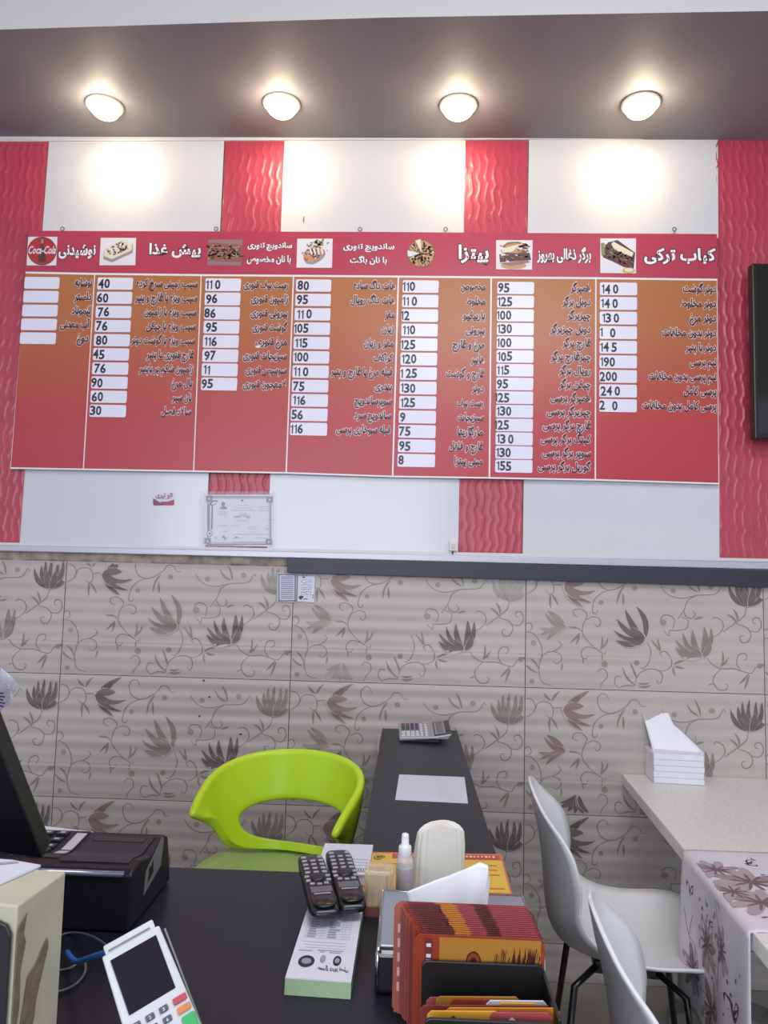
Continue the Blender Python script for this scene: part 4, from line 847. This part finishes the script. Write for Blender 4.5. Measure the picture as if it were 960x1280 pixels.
# ------------------------------------------------------------------ black register / receipt printer with keys
m_rb = mat('register_black', (27,28,34), .38, spec=.3); m_rt = mat('register_top', (44,46,54), .42, spec=.25); m_rc = mat('register_chrome', (150,152,176), .2, metal=.7); m_rk = mat('register_key', (36,36,42), .35); m_rl = mat('register_label', (196,194,206), .5)
fx = P(153.5,1090,1.175); bx = P(219,1043,1.345)
t = thing('cash_register', 'black cash register with keypad, flap and chrome front strip, left of the green chair', 'cash register', (-.62, 1.25, ZD))
Xr = (fx.x+bx.x)/2; zf = fx.z; zb_ = bx.z
prof = [(1.175,ZD+.002),(1.372,ZD+.002),(1.368,ZD+.03),(1.350,zb_-.004),(1.335,zb_+.002),(1.30,zb_-.002),(1.26,zb_-.006),(1.215,zf+.004),(1.185,zf+.001),(1.176,zf-.006)]
b = MB(); xl_ = -.86
b.prism([Vector((xl_, y, z)) for y, z in prof], (Xr-xl_, 0, 0)); body = b.build('casing', m_rb, bevel=.004, segs=3)
def topz(y):
    pr2 = [(1.176,zf-.006),(1.185,zf+.001),(1.215,zf+.004),(1.26,zb_-.006),(1.30,zb_-.002),(1.335,zb_+.002),(1.35,zb_-.004)]
    for (a0, z0), (a1, z1) in zip(pr2, pr2[1:]):
        if y <= a1: return z0+(z1-z0)*(y-a0)/(a1-a0)
    return pr2[-1][1]
def patch(name, x0, x1, y0, y1, h, m, n=6, bevel=0):
    b = MB(); 
    for i in range(n):
        ya, yb2 = y0+(y1-y0)*i/n, y0+(y1-y0)*(i+1)/n; b.hexa([(x0,ya,topz(ya)-.003),(x1,ya,topz(ya)-.003),(x1,yb2,topz(yb2)-.003),(x0,yb2,topz(yb2)-.003),(x0,ya,topz(ya)+h),(x1,ya,topz(ya)+h),(x1,yb2,topz(yb2)+h),(x0,yb2,topz(yb2)+h)])
    return b.build(name, m)
flap = patch('paper_flap', Xr-.122, Xr-.014, 1.20, 1.325, .0018, m_rt); strip_ = patch('ribs', Xr-.112, Xr-.026, 1.30, 1.318, .0026, m_rk, 1)
chrome = MB().tube([(xl_+.1, 1.176, zf-.004),(Xr-.012, 1.176, zf-.004)], .0045, 10).build('chrome_strip', m_rc, smooth=True)
plab = patch('white_label', Xr-.148, Xr-.131, 1.24, 1.325, .0022, m_rl, 4)
deck = patch('key_deck', Xr-.33, Xr-.129, 1.21, 1.335, .0012, m_rt)
ks = []
for i in range(7):
    for j in range(5):
        x = Xr-.325+i*.0245; y = 1.215+j*.0235; k = MB().box(x, x+.018, y, y+.018, topz(y+.009)-.002, topz(y+.009)+.006).build('register_key', m_rk, bevel=.001); ks.append(k)
        g = MB().box(x+.005, x+.013, y+.006, y+.011, topz(y+.009)+.006, topz(y+.009)+.0064).build('key_label', m_rl, k)
stk = MB(); yz = [(1.235,.872),(1.315,.888),(1.325,.925),(1.318,.934),(1.24,.905)]
stk.prism([Vector((Xr, y, z)) for y, z in yz], (.0006,0,0)); stk = stk.build('side_sticker', mat('sticker_grey',(120,122,124),.5))
b = MB(); b.prism([Vector((Xr+.0007, y, z)) for y, z in ((1.25,.885),(1.275,.892),(1.272,.912),(1.262,.905),(1.255,.908))], (.0005,0,0)); mk = b.build('sticker_mark', m_bk)
under(t, body, flap, strip_, chrome, plab, deck, stk, mk, *ks)
q = [(50,1031.5),(117,1040.5),(113,1043.5),(46,1044)]
ps = [P(56,1033,1.372), P(117.5,1040.5,1.368), P(116,1042.5,1.345), P(50,1043,1.34)]
b = MB(); b.prism(ps[::-1], (0,0,.0008)); tag(b.build('loose_paper', m_paper), 'white paper edge lying on the far side of the black cash register', 'paper')
# ------------------------------------------------------------------ tilted monitor
m_mon = mat('monitor_black', (24,24,29), .5, bump=(40,.04))
B1 = P(61,1059,1.13); B2 = P(53,1074,1.10); Tp = P(1,905,.98)
e = (Tp-B1)*1.35; lv = Vector((-.42, .10, .0)); 
t = thing('monitor', 'black monitor seen from behind, leaning over the cash register at the left edge', 'monitor', (B1.x-.2, 1.12, ZD))
nrm = e.cross(lv).normalized(); 
if nrm.y < 0: nrm = -nrm
th = .012
F4 = [B1, B1+lv, B1+lv+e, B1+e]; low = B2-B1
pts = [B1, B2, B2+lv, B2+lv+e, B1+lv+e*1.02, B1+e]
b = MB(); b.hexa([B2, B2+lv, B1+lv+nrm*.008, B1+nrm*.008, B2+e+low*.0, B2+e+lv, B1+e+lv+nrm*.008, B1+e+nrm*.008]); o1 = b.build('back_shell', m_mon, bevel=.004)
c1 = B2+lv*.5+e*.25; b = MB(); b.prism([c1+lv*.14-nrm*.012, c1-lv*.14-nrm*.012, c1-lv*.14-nrm*.012+e*.3, c1+lv*.14-nrm*.012+e*.3], nrm*.03); o3 = b.build('hinge_block', m_mon, bevel=.003)
b = MB(); b.tube([Vector((c1.x, c1.y+.02, c1.z)), Vector((c1.x, 1.145, ZD+.10))], .016, 14); b.box(c1.x-.02, c1.x+.02, 1.12, 1.160, ZD+.005, ZD+.11); o4 = b.build('stand_neck', m_mon)
o5 = MB().box(c1.x-.09, c1.x+.07, 1.03, 1.168, ZD+.0005, ZD+.012).build('stand_foot', m_mon, bevel=.004)
under(t, o1, o3, o4, o5)
# clear bag hanging over the monitor's top edge
m_bag = mat('bag_film', (214,216,232), .15, alpha=.35, spec=.7); m_bagp = mat('bag_print_blue', (70,60,150), .3, alpha=.8)
c = P(0,862,1.02); t = thing('plastic_bag', 'crumpled clear plastic bag with blue print on top of the monitor', 'bag', c); rn = random.Random(3)
b = MB(); 
def bag(u, v):
    a = 2*math.pi*u; r = .024*math.sin(math.pi*(.12+.8*v))*(1+.22*math.sin(a*5+v*9)+.12*math.sin(a*11+v*4)); return (c.x-.012+r*math.cos(a), c.y+.01+r*.6*math.sin(a), c.z-.028+.052*v+.004*math.sin(a*7))
b.grid(bag, 44, 14); k1 = b.build('bag_body', m_bag, smooth=False)
b = MB(); 
for k in range(5): b.tube([P(0,866+k*4,1.0), P(4+k%2*2,867+k*4,1.0)], .0012, 5)
k2 = b.build('bag_print', m_bagp); under(t, k1, k2)
# ------------------------------------------------------------------ cardboard box front left
ZX = 1.052; m_cb = mat('cardboard_cream', (186,183,162), .8, var=(18,.06), bump=(60,.1)); m_cb2 = mat('cardboard_torn', (118,108,84), .9, bump=(90,.5), var=(60,.12)); m_cbd = mat('box_dark_panel', (38,38,46), .35)
fr_ = T(22.5,1132,ZX); br_ = T(82.5,1089,ZX)
t = thing('cardboard_box', 'cream cardboard box with torn side and dark front panel at the lower left edge', 'box', (-.5, .81, ZD))
d = (br_-fr_); lv = Vector((-.40, .03, 0)); dn = Vector((0,0,-(ZX-ZD)+.001))
p = [fr_, br_, br_+lv, fr_+lv]; b = MB(); b.hexa([v+dn for v in (p[3], p[0], p[1], p[2])]+[p[3], p[0], p[1], p[2]]); o1 = b.build('carton', m_cb, bevel=.002)
sn = Vector((d.y, -d.x, 0)).normalized()
def side(u, v, k=1): return fr_+d*u+dn*v+sn*.0012*k
b = MB(); b.prism([side(*q) for q in ((.62,.25),(.66,.30),(.56,.40),(.46,.50),(.44,.58),(.30,.70),(.26,.80),(.12,.92),(.10,.97),(.02,.97),(.06,.80),(.14,.62),(.20,.50),(.26,.36),(.42,.33))], sn*.0006); o2 = b.build('torn_patch', m_cb2)
b = MB(); b.prism([side(*q) for q in ((.0,.10),(.16,.06),(.12,.14),(.17,.19),(.10,.30),(.12,.46),(.02,.70),(.0,.72))], sn*.0006); o3 = b.build('torn_strip', m_cb2)
fn_ = Vector((0,-1,0)); 
def frt(x, z): return fr_+lv*x+Vector((0,0,-(ZX-ZD)*z))+Vector((0,-.0014,0))
b = MB(); b.prism([frt(*q) for q in ((.008,.12),(.02,.08),(.05,.06),(.95,.05),(.95,.97),(.008,.97))], (0,-.004,0)); o4 = b.build('dark_panel', m_cbd, bevel=.001)
under(t, o1, o2, o3, o4)
ps = [T(-60,1070,ZX+.003), T(14,1074.5,ZX+.003), T(51,1081,ZX+.003), T(0,1104,ZX+.003), T(-80,1120,ZX+.003)]
t = thing('paper_stack', 'white papers lying on top of the cream cardboard box', 'paper', (ps[0].x+.05, ps[0].y, ZX)); b = MB(); b.prism(ps[::-1], (0,0,-.0022)); o1 = b.build('sheet', m_paper)
b = MB(); b.prism([T(-60,1082,ZX+.0036), T(20,1077,ZX+.0036), T(24,1078.5,ZX+.0036), T(-60,1086,ZX+.0036)][::-1], (0,0,.0003)); under(t, o1, b.build('print_line', m_inkl))
# ------------------------------------------------------------------ green tub chair
m_grn = mat('green_plastic', (196,228,44), .30, var=(4,.02)); m_grn2 = mat('green_seat', (160,180,110), .4, var=(5,.05)); m_cleg = mat('chair_leg_chrome', (170,170,174), .2, metal=1)
GX, GY, GROT = -.335, 2.13, R(-17)
t = thing('green_tub_chair', 'lime green plastic tub chair with an oval opening in its back, behind the counter', 'chair', (GX, GY, 0)); t.rotation_euler = (0,0,GROT)
ZS = .565
def shell(ph, v, k=1):                  # ph -1..1 from left arm round the back to the right arm, v 0 rim .. 1 foot of the band
    th = ph*R(128)*(1-.20*v); a = abs(ph); Rx, Ry = .232, .215
    top = .862-.105*a**2.2-.02*a**8; bot = ZS+.018+.05*a**3; v2 = v
    s = 1-.30*(v2**1.5)*(1-.35*a)
    x = Rx*math.sin(th)*(1 if abs(th) < R(90) else 1)*s; y = Ry*math.cos(th)*s
    if abs(th) > R(90): x = (1 if th > 0 else -1)*Rx*(1-.10*(abs(th)-R(90)))*s; y = -Ry*1.15*(abs(th)-R(90))/R(38)*.55
    fr2 = max(0, a-.8)/.2; bot = bot+(top-bot)*.55*fr2
    return Vector((x, y, top+(bot-top)*v2))
def ringpt(ang, k):                     # between the oval opening and the outer boundary
    cx, cy, hx, hy = .0, .715, .56, .20
    e = 2.6; c_, s_ = math.cos(ang), math.sin(ang); q = (abs(c_)**e+abs(s_)**e)**(-1/e); ix, iy = cx+hx*c_*q, cy+hy*s_*q
    # outer: the rounded rectangle of the band
    mx = (abs(c_)**6+abs(s_)**6)**(1/6); ox, oy = c_/mx, .5+.5*s_/mx
    oxr = ox; 
    return ix+(oxr-ix)*k, iy+(oy-iy)*k
def gsh(u, v): return shell(*ringpt(2*math.pi*u, v))
b = MB(); b.grid(gsh, 96, 9); o1 = b.build('back_and_arms', m_grn, t, smooth=True, weld=True, solid=.022, sub=1); 
def seat(u, v):
    a = 2*math.pi*u; c_, s_ = math.cos(a), math.sin(a); e = .8; x = .205*abs(c_)**e*(1 if c_ > 0 else -1)*(v+.001); y = .20*abs(s_)**e*(1 if s_ > 0 else -1)*(v+.001)-.03
    return (x, y, ZS+.03*v**3-.012*(1-v*v)-(.035*max(0, -y/.2)**3))
b = MB(); b.grid(seat, 48, 8, flip=True); b.build('seat', m_grn2, t, smooth=True, weld=True, solid=.018)
b = MB(); b.lathe([(.03,.06),(.028,.46),(.09,.485)], n=16); b.build('gas_column', m_cleg, t, smooth=True)
b = MB(); b.lathe([(.20,0),(.20,.006),(.10,.02),(.035,.03),(.03,.06)], n=32); b.build('round_base', m_cleg, t, smooth=True)
# ------------------------------------------------------------------ white shell chairs by the table
m_wc = mat('white_chair_plastic', (226,228,230), .32, sss=.05); m_blk = mat('chair_bracket_black', (40,40,42), .4)
SH = [(-.238,.838,.004),(-.237,.834,.040),(-.234,.815,.085),(-.226,.775,.130),(-.213,.72,.166),(-.202,.65,.190),(-.194,.55,.203),(-.184,.495,.203),(-.155,.455,.208),(-.09,.438,.218),(0,.434,.228),(.09,.437,.232),(.16,.440,.226),(.20,.434,.202),(.218,.426,.165)]
def white_chair(x, y, rot, label, src=None):
    if src:
        o = src.copy(); S.collection.objects.link(o); o.location = (x, y, 0); o.rotation_euler = (0,0,rot); o['label'] = label
        for ch in src.children: c_ = ch.copy(); S.collection.objects.link(c_); c_.parent = o
        return o
    t = thing('shell_chair', label, 'chair', (x, y, 0), 'white shell chairs by the table'); t.rotation_euler = (0,0,rot)
    sp_ = spline([Vector(p) for p in SH], 3)
    def fn(u, v):
        i = v*(len(sp_)-1); k = min(len(sp_)-2, int(i)); p = sp_[k].lerp(sp_[k+1], i-k); s = 2*u-1
        wgt = min(1, v*1.35); back = max(0, 1-v*1.9); seat_ = max(0, min(1, (v-.35)*2.2)); mid = math.exp(-((v-.48)/.17)**2)
        f = p.x+1.2*(s*sp_w(i))**2*min(1, 2.2*back)+.060*mid*abs(s)**2.2; z = p.z+.010+.055*seat_*abs(s)**2.5+.085*mid*abs(s)**2.4
        return Vector((f, -p.z*0+s*p.z*0+s*sp_w(i), z))
    def sp_w(i):
        k = min(len(sp_)-2, int(i)); a = i-k; return sp_W[k]*(1-a)+sp_W[k+1]*a
    # SH holds (forward, height, half width): move the width out of the spline points
    global sp_W
    sp_W = [p.z for p in sp_]; sp_ = [Vector((p.x, 0, p.y)) for p in sp_]
    MB().grid(fn, 22, 36, flip=True).build('seat_shell', m_wc, t, smooth=True, solid=.007)
    b = MB(); b.box(-.08, .08, -.08, .08, .40, .432); b.build('seat_bracket', m_blk, t, bevel=.006)
    for sx, sy in ((1,1),(1,-1),(-1,1),(-1,-1)): MB().tube([(.07*sx, .07*sy, .418),(.13*sx, .13*sy, .39),(.18*sx, .19*sy, 0)], [.009,.009,.008], 10).build('leg', mat('chair_leg_dark',(70,70,72),.3,metal=.8), t, smooth=True)
    return t
wc = white_chair(.575, 2.10, R(-8), 'white moulded shell chair, the farther one, near the tiled wall')
white_chair(.555, 1.32, R(-8), 'white moulded shell chair, the nearer one, cut off at the bottom edge', wc)
# ------------------------------------------------------------------ granite table
ZW = .709; m_gran = mat('pale_granite', (196,192,186), .35)
nt = m_gran.node_tree; bs = nt.nodes['Principled BSDF']; tc = nt.nodes.new('ShaderNodeTexCoord'); n1 = nt.nodes.new('ShaderNodeTexNoise'); n1.inputs['Scale'].default_value = 130; n1.inputs['Detail'].default_value = 5
r1 = nt.nodes.new('ShaderNodeValToRGB'); r1.color_ramp.elements[0].position = .30; r1.color_ramp.elements[0].color = rgb(204,201,199); r1.color_ramp.elements[1].position = .50; r1.color_ramp.elements[1].color = rgb(228,225,222)
nt.links.new(tc.outputs['Object'], n1.inputs['Vector']); nt.links.new(n1.outputs['Fac'], r1.inputs['Fac']); nt.links.new(r1.outputs['Color'], bs.inputs['Base Color'])
c1, c2 = T(773,962,ZW), T(960,1188,ZW); ed = (c2-c1); ed = ed/ed.y; yw = D-.004
A = c1+ed*(yw-c1.y); Bn = c1+ed*(1.12-c1.y)
t = thing('granite_table', 'pale speckled stone topped table pushed against the tiled wall on the right', 'table', (1.05, 1.9, 0))
xR = A.x+.72; b = MB(); b.prism([Vector((Bn.x,Bn.y,ZW)), Vector((Bn.x+.72,Bn.y,ZW)), Vector((xR,A.y,ZW)), Vector((A.x,A.y,ZW))][::-1], (0,0,-.036)); o1 = b.build('stone_top', m_gran, bevel=.003)
b = MB(); b.prism([Vector((Bn.x+.25,Bn.y+.15,ZW-.036)), Vector((Bn.x+.30,Bn.y+.15,ZW-.036)), Vector((A.x+.30,A.y-.15,ZW-.036)), Vector((A.x+.25,A.y-.15,ZW-.036))][::-1], (0,0,-.04)); o2 = b.build('apron_rail', m_blk)
ls = [MB().tube([(x, y, ZW-.037),(x, y, 0)], .022, 14).build('leg', m_cleg, smooth=True) for x, y in ((A.x+.28,A.y-.25),(Bn.x+.28,Bn.y+.25))]
ls += [MB().lathe([(.20,0),(.20,.008),(.05,.02),(.024,.03)], (o_[0], o_[1], 0), 28).build('round_foot', m_cleg, smooth=True) for o_ in ((A.x+.28,A.y-.25),(Bn.x+.28,Bn.y+.25))]
under(t, o1, o2, *ls)
# floral runner
ya, yb_ = T(857,1063,ZW).y, T(939,1166,ZW).y
m_run = mat('runner_cloth', (214,210,218), .6, var=(7,.05)); m_r1 = mat('runner_print_plum', (116,98,106), .7); m_r2 = mat('runner_print_rose', (172,158,162), .7); m_r3 = mat('runner_print_ink', (74,66,82), .7); m_r4 = mat('runner_print_taupe', (148,138,138), .7)
def exy(y): return c1+ed*(y-c1.y)
DROP = .335
def runner(u, s, lift_=0):             # u 0..1 from wall side to near side, s metres from the edge: + on the table, - hanging
    y = ya+(yb_-ya)*u; e_ = exy(y); 
    if s >= 0: return Vector((e_.x+s-.002, y, ZW+.0015+lift_))
    h = -s; w = .006*math.sin(u*9+1)*min(1, h*6)+.004*math.sin(u*21)*min(1, h*6)
    return Vector((e_.x-.006-lift_-w*.8-.02*h, y+.02*(h/.3)*(0.5-u), ZW-h))
def rs(u, v): return runner(u, .62-v*(.62+DROP+0*u))
b = MB(); b.grid(rs, 30, 60); o1 = b.build('cloth', m_run, None, smooth=True, solid=.0012)
rn = random.Random(12); b = MB()
def rb(cu, cs, ru, rs_, ang, mi, n=8, rough=.2, lf=.0010):
    pts = []
    for k in range(n):
        a = 2*math.pi*k/n; q = 1+rn.uniform(-rough, rough); x = ru*math.cos(a)*q; y = rs_*math.sin(a)*q; x, y = x*math.cos(ang)-y*math.sin(ang), x*math.sin(ang)+y*math.cos(ang)
        pts.append(runner(min(.995, max(.005, cu+x/abs(yb_-ya))), max(-DROP+.002, cs+y) if cs < 0 else max(.001, cs+y), lf))
    if cs < 0: pts = [runner(min(.995, max(.005, (p.y-ya)/(yb_-ya))), min(-.003, p.z-ZW), lf) if False else p for p in pts]
    b.poly(pts if cs < 0 else pts[::-1], mi)
def bloom(cu, cs, r, n=9):
    for k in range(n):
        a = 2*math.pi*k/n+rn.uniform(-.2,.2); d_ = r*.55; rb(cu+d_*math.cos(a)/abs(yb_-ya), cs+d_*math.sin(a), r*.52, r*.20, a, 2 if k % 3 else 4, 9, .12, .0010+.00012*k)
    for k in range(n): a = 2*math.pi*k/n+.3; rb(cu+r*.3*math.cos(a)/abs(yb_-ya), cs+r*.3*math.sin(a), r*.30, r*.05, a, 1, 6, .1, .0024)
def fly(cu, cs, r, ang):
    for sgn in (1, -1): rb(cu+sgn*r*.5/abs(yb_-ya), cs+r*.2, r*.7, r*.38, ang+sgn*.7, 3, 8, .15, .0012); rb(cu+sgn*r*.5/abs(yb_-ya), cs+r*.2, r*.45, r*.2, ang+sgn*.7, 0, 8, .1, .0016)
    rb(cu, cs, r*.12, r*.7, ang, 3, 6, .1, .002)
for cu, cs, r in ((.30,.035,.06),(.58,.03,.06),(.45,.09,.085),(.70,.07,.075),(.55,.20,.06),(.82,.16,.06),(.30,.30,.06),(.7,.42,.07)): bloom(cu, cs, r)
for cu, cs, r in ((.42,-.14,.06),(.22,-.24,.055),(.48,-.27,.065),(.70,-.30,.05),(.68,-.10,.045)): bloom(cu, cs, r)
for cu, cs, r, a in ((.16,-.07,.022,.3),(.46,-.09,.020,-.3),(.80,-.19,.034,.5),(.74,.17,.022,1),(.18,.13,.022,.5),(.3,.05,.012,.3),(.56,-.19,.014,.2),(.42,-.055,.010,0)): fly(cu, cs, r, a)
for k in range(40): rb(rn.uniform(.12,.9), -rn.uniform(.03,.30), rn.uniform(.003,.006), rn.uniform(.002,.004), rn.uniform(0,3), rn.choice([1,3]), 6, .3, .0026)
for k in range(24): rb(rn.uniform(.12,.9), rn.uniform(.02,.5), rn.uniform(.004,.010), rn.uniform(.0015,.003), rn.uniform(0,3), rn.choice([1,3]), 6, .3, .0026)
for pts in ([(.10,-.12),(.16,-.17),(.25,-.19),(.30,-.24)], [(.20,-.12),(.17,-.17),(.20,-.23)], [(.35,.10),(.50,.16),(.62,.13),(.60,.20),(.50,.22),(.42,.14)], [(.55,-.02),(.62,-.10),(.60,-.2)]):
    b.tube([runner(u, s, .0014) for u, s in [(p.x, p.y) for p in spline([(u, s, 0) for u, s in pts], 5)]], .0007, 4, 1)
o2 = b.build('floral_print', [m_run, m_r1, m_r2, m_r3, m_r4])
t = thing('table_runner', 'white cloth runner printed with pale blossoms and butterflies, hanging over the table edge', 'table runner', (exy(1.8).x+.2, (ya+yb_)/2, ZW)); under(t, o1, o2)
# tissue pack
z = ZW; q = [T(817.5,979,z), T(880.5,982.5,z)]; bkc = T(799,961,z)
wv = q[1]-q[0]; dv = bkc-q[0]; dv.x += .0
t = thing('tissue_pack', 'open plastic wrapped pack of white paper tissues on the stone table by the wall', 'tissues', q[0]+dv*.5+wv*.5)
hgt = P(817.5,942,q[0].y).z-z; o_ = []; N = 5
for k in range(N):
    b = MB(); z0 = z+.0015+hgt*k/N; z1 = z+.0005+hgt*(k+1)/N; j = Vector((random.Random(k).uniform(-.0012,.0012), random.Random(k+5).uniform(-.0012,.0012), 0))
    p = [q[0]+j, q[1]+j, q[1]+dv+j, q[0]+dv+j]; b.hexa([Vector((v.x,v.y,z0)) for v in p]+[Vector((v.x,v.y,z1)) for v in p]); o_.append(b.build('tissue_fold', m_tis, bevel=.0015))
yy = q[0].y+.03; pk = [P(817.5,942,yy), P(800.6,881.5,yy+.10), P(821,879,yy+.10), P(834,888,yy+.09), P(842,905,yy+.07), P(880,941,yy)]
base = [P(818,950,yy), P(822,950,yy+.03), P(835,950,yy+.03), P(850,950,yy+.02), P(865,950,yy+.01), P(880,950,yy)]
def peak(u, v):
    i = min(4, int(u*5)); a = pk[i].lerp(pk[i+1], u*5-i); c_ = base[i].lerp(base[i+1], u*5-i); p = c_.lerp(a, v); p.y += .012*math.sin(u*8)*v*(1-v)*2; return p
o_.append(MB().grid(peak, 30, 12).build('tissue_sheet', m_tis, smooth=True, solid=.0008))
p = [q[0], q[1], q[1]+dv, q[0]+dv]; ex = Vector((0,0,0)); b = MB(); top = z+hgt+.004; bt_ = [Vector((v.x,v.y,z+.0004)) for v in p]; cc = sum(bt_, Vector())/4
bt_ = [v+(v-cc).normalized()*.004 for v in bt_]; tp_ = [Vector((v.x,v.y,top)) for v in bt_]; tp_[2].z += .065; tp_[3].z += .060
def wrap(u, v):
    s = u*4; i = min(3, int(s)); a = bt_[i].lerp(bt_[(i+1) % 4], s-i); c_ = tp_[i].lerp(tp_[(i+1) % 4], s-i); p_ = a.lerp(c_, v); r_ = random.Random(int(u*41)*31+int(v*9)); k = .0022*v
    return p_+Vector((r_.uniform(-k,k), r_.uniform(-k,k), r_.uniform(-k,k)))
o_.append(b.grid(wrap, 40, 8).build('clear_wrap', mat('wrap_film',(238,240,246),.08,alpha=.20,spec=.8), smooth=False)); under(t, *o_)
# small screw holes in the tiling
m_hole = mat('hole_dark', (30,28,28), .8)
for (x, y) in ((374.5,728),(255,850.5),(262,871),(249.5,895),(301,917.5)):
    c = W(x, y, .001); b = MB(); b.lathe([(.0032,-.002),(.0032,.0022),(.002,.0026)], n=10, M=Matrix.Rotation(R(90), 3, 'X')); o = b.build('screw_hole', m_hole, wall); o.location = (c.x, D-.004, c.z)
bpy.context.view_layer.update()
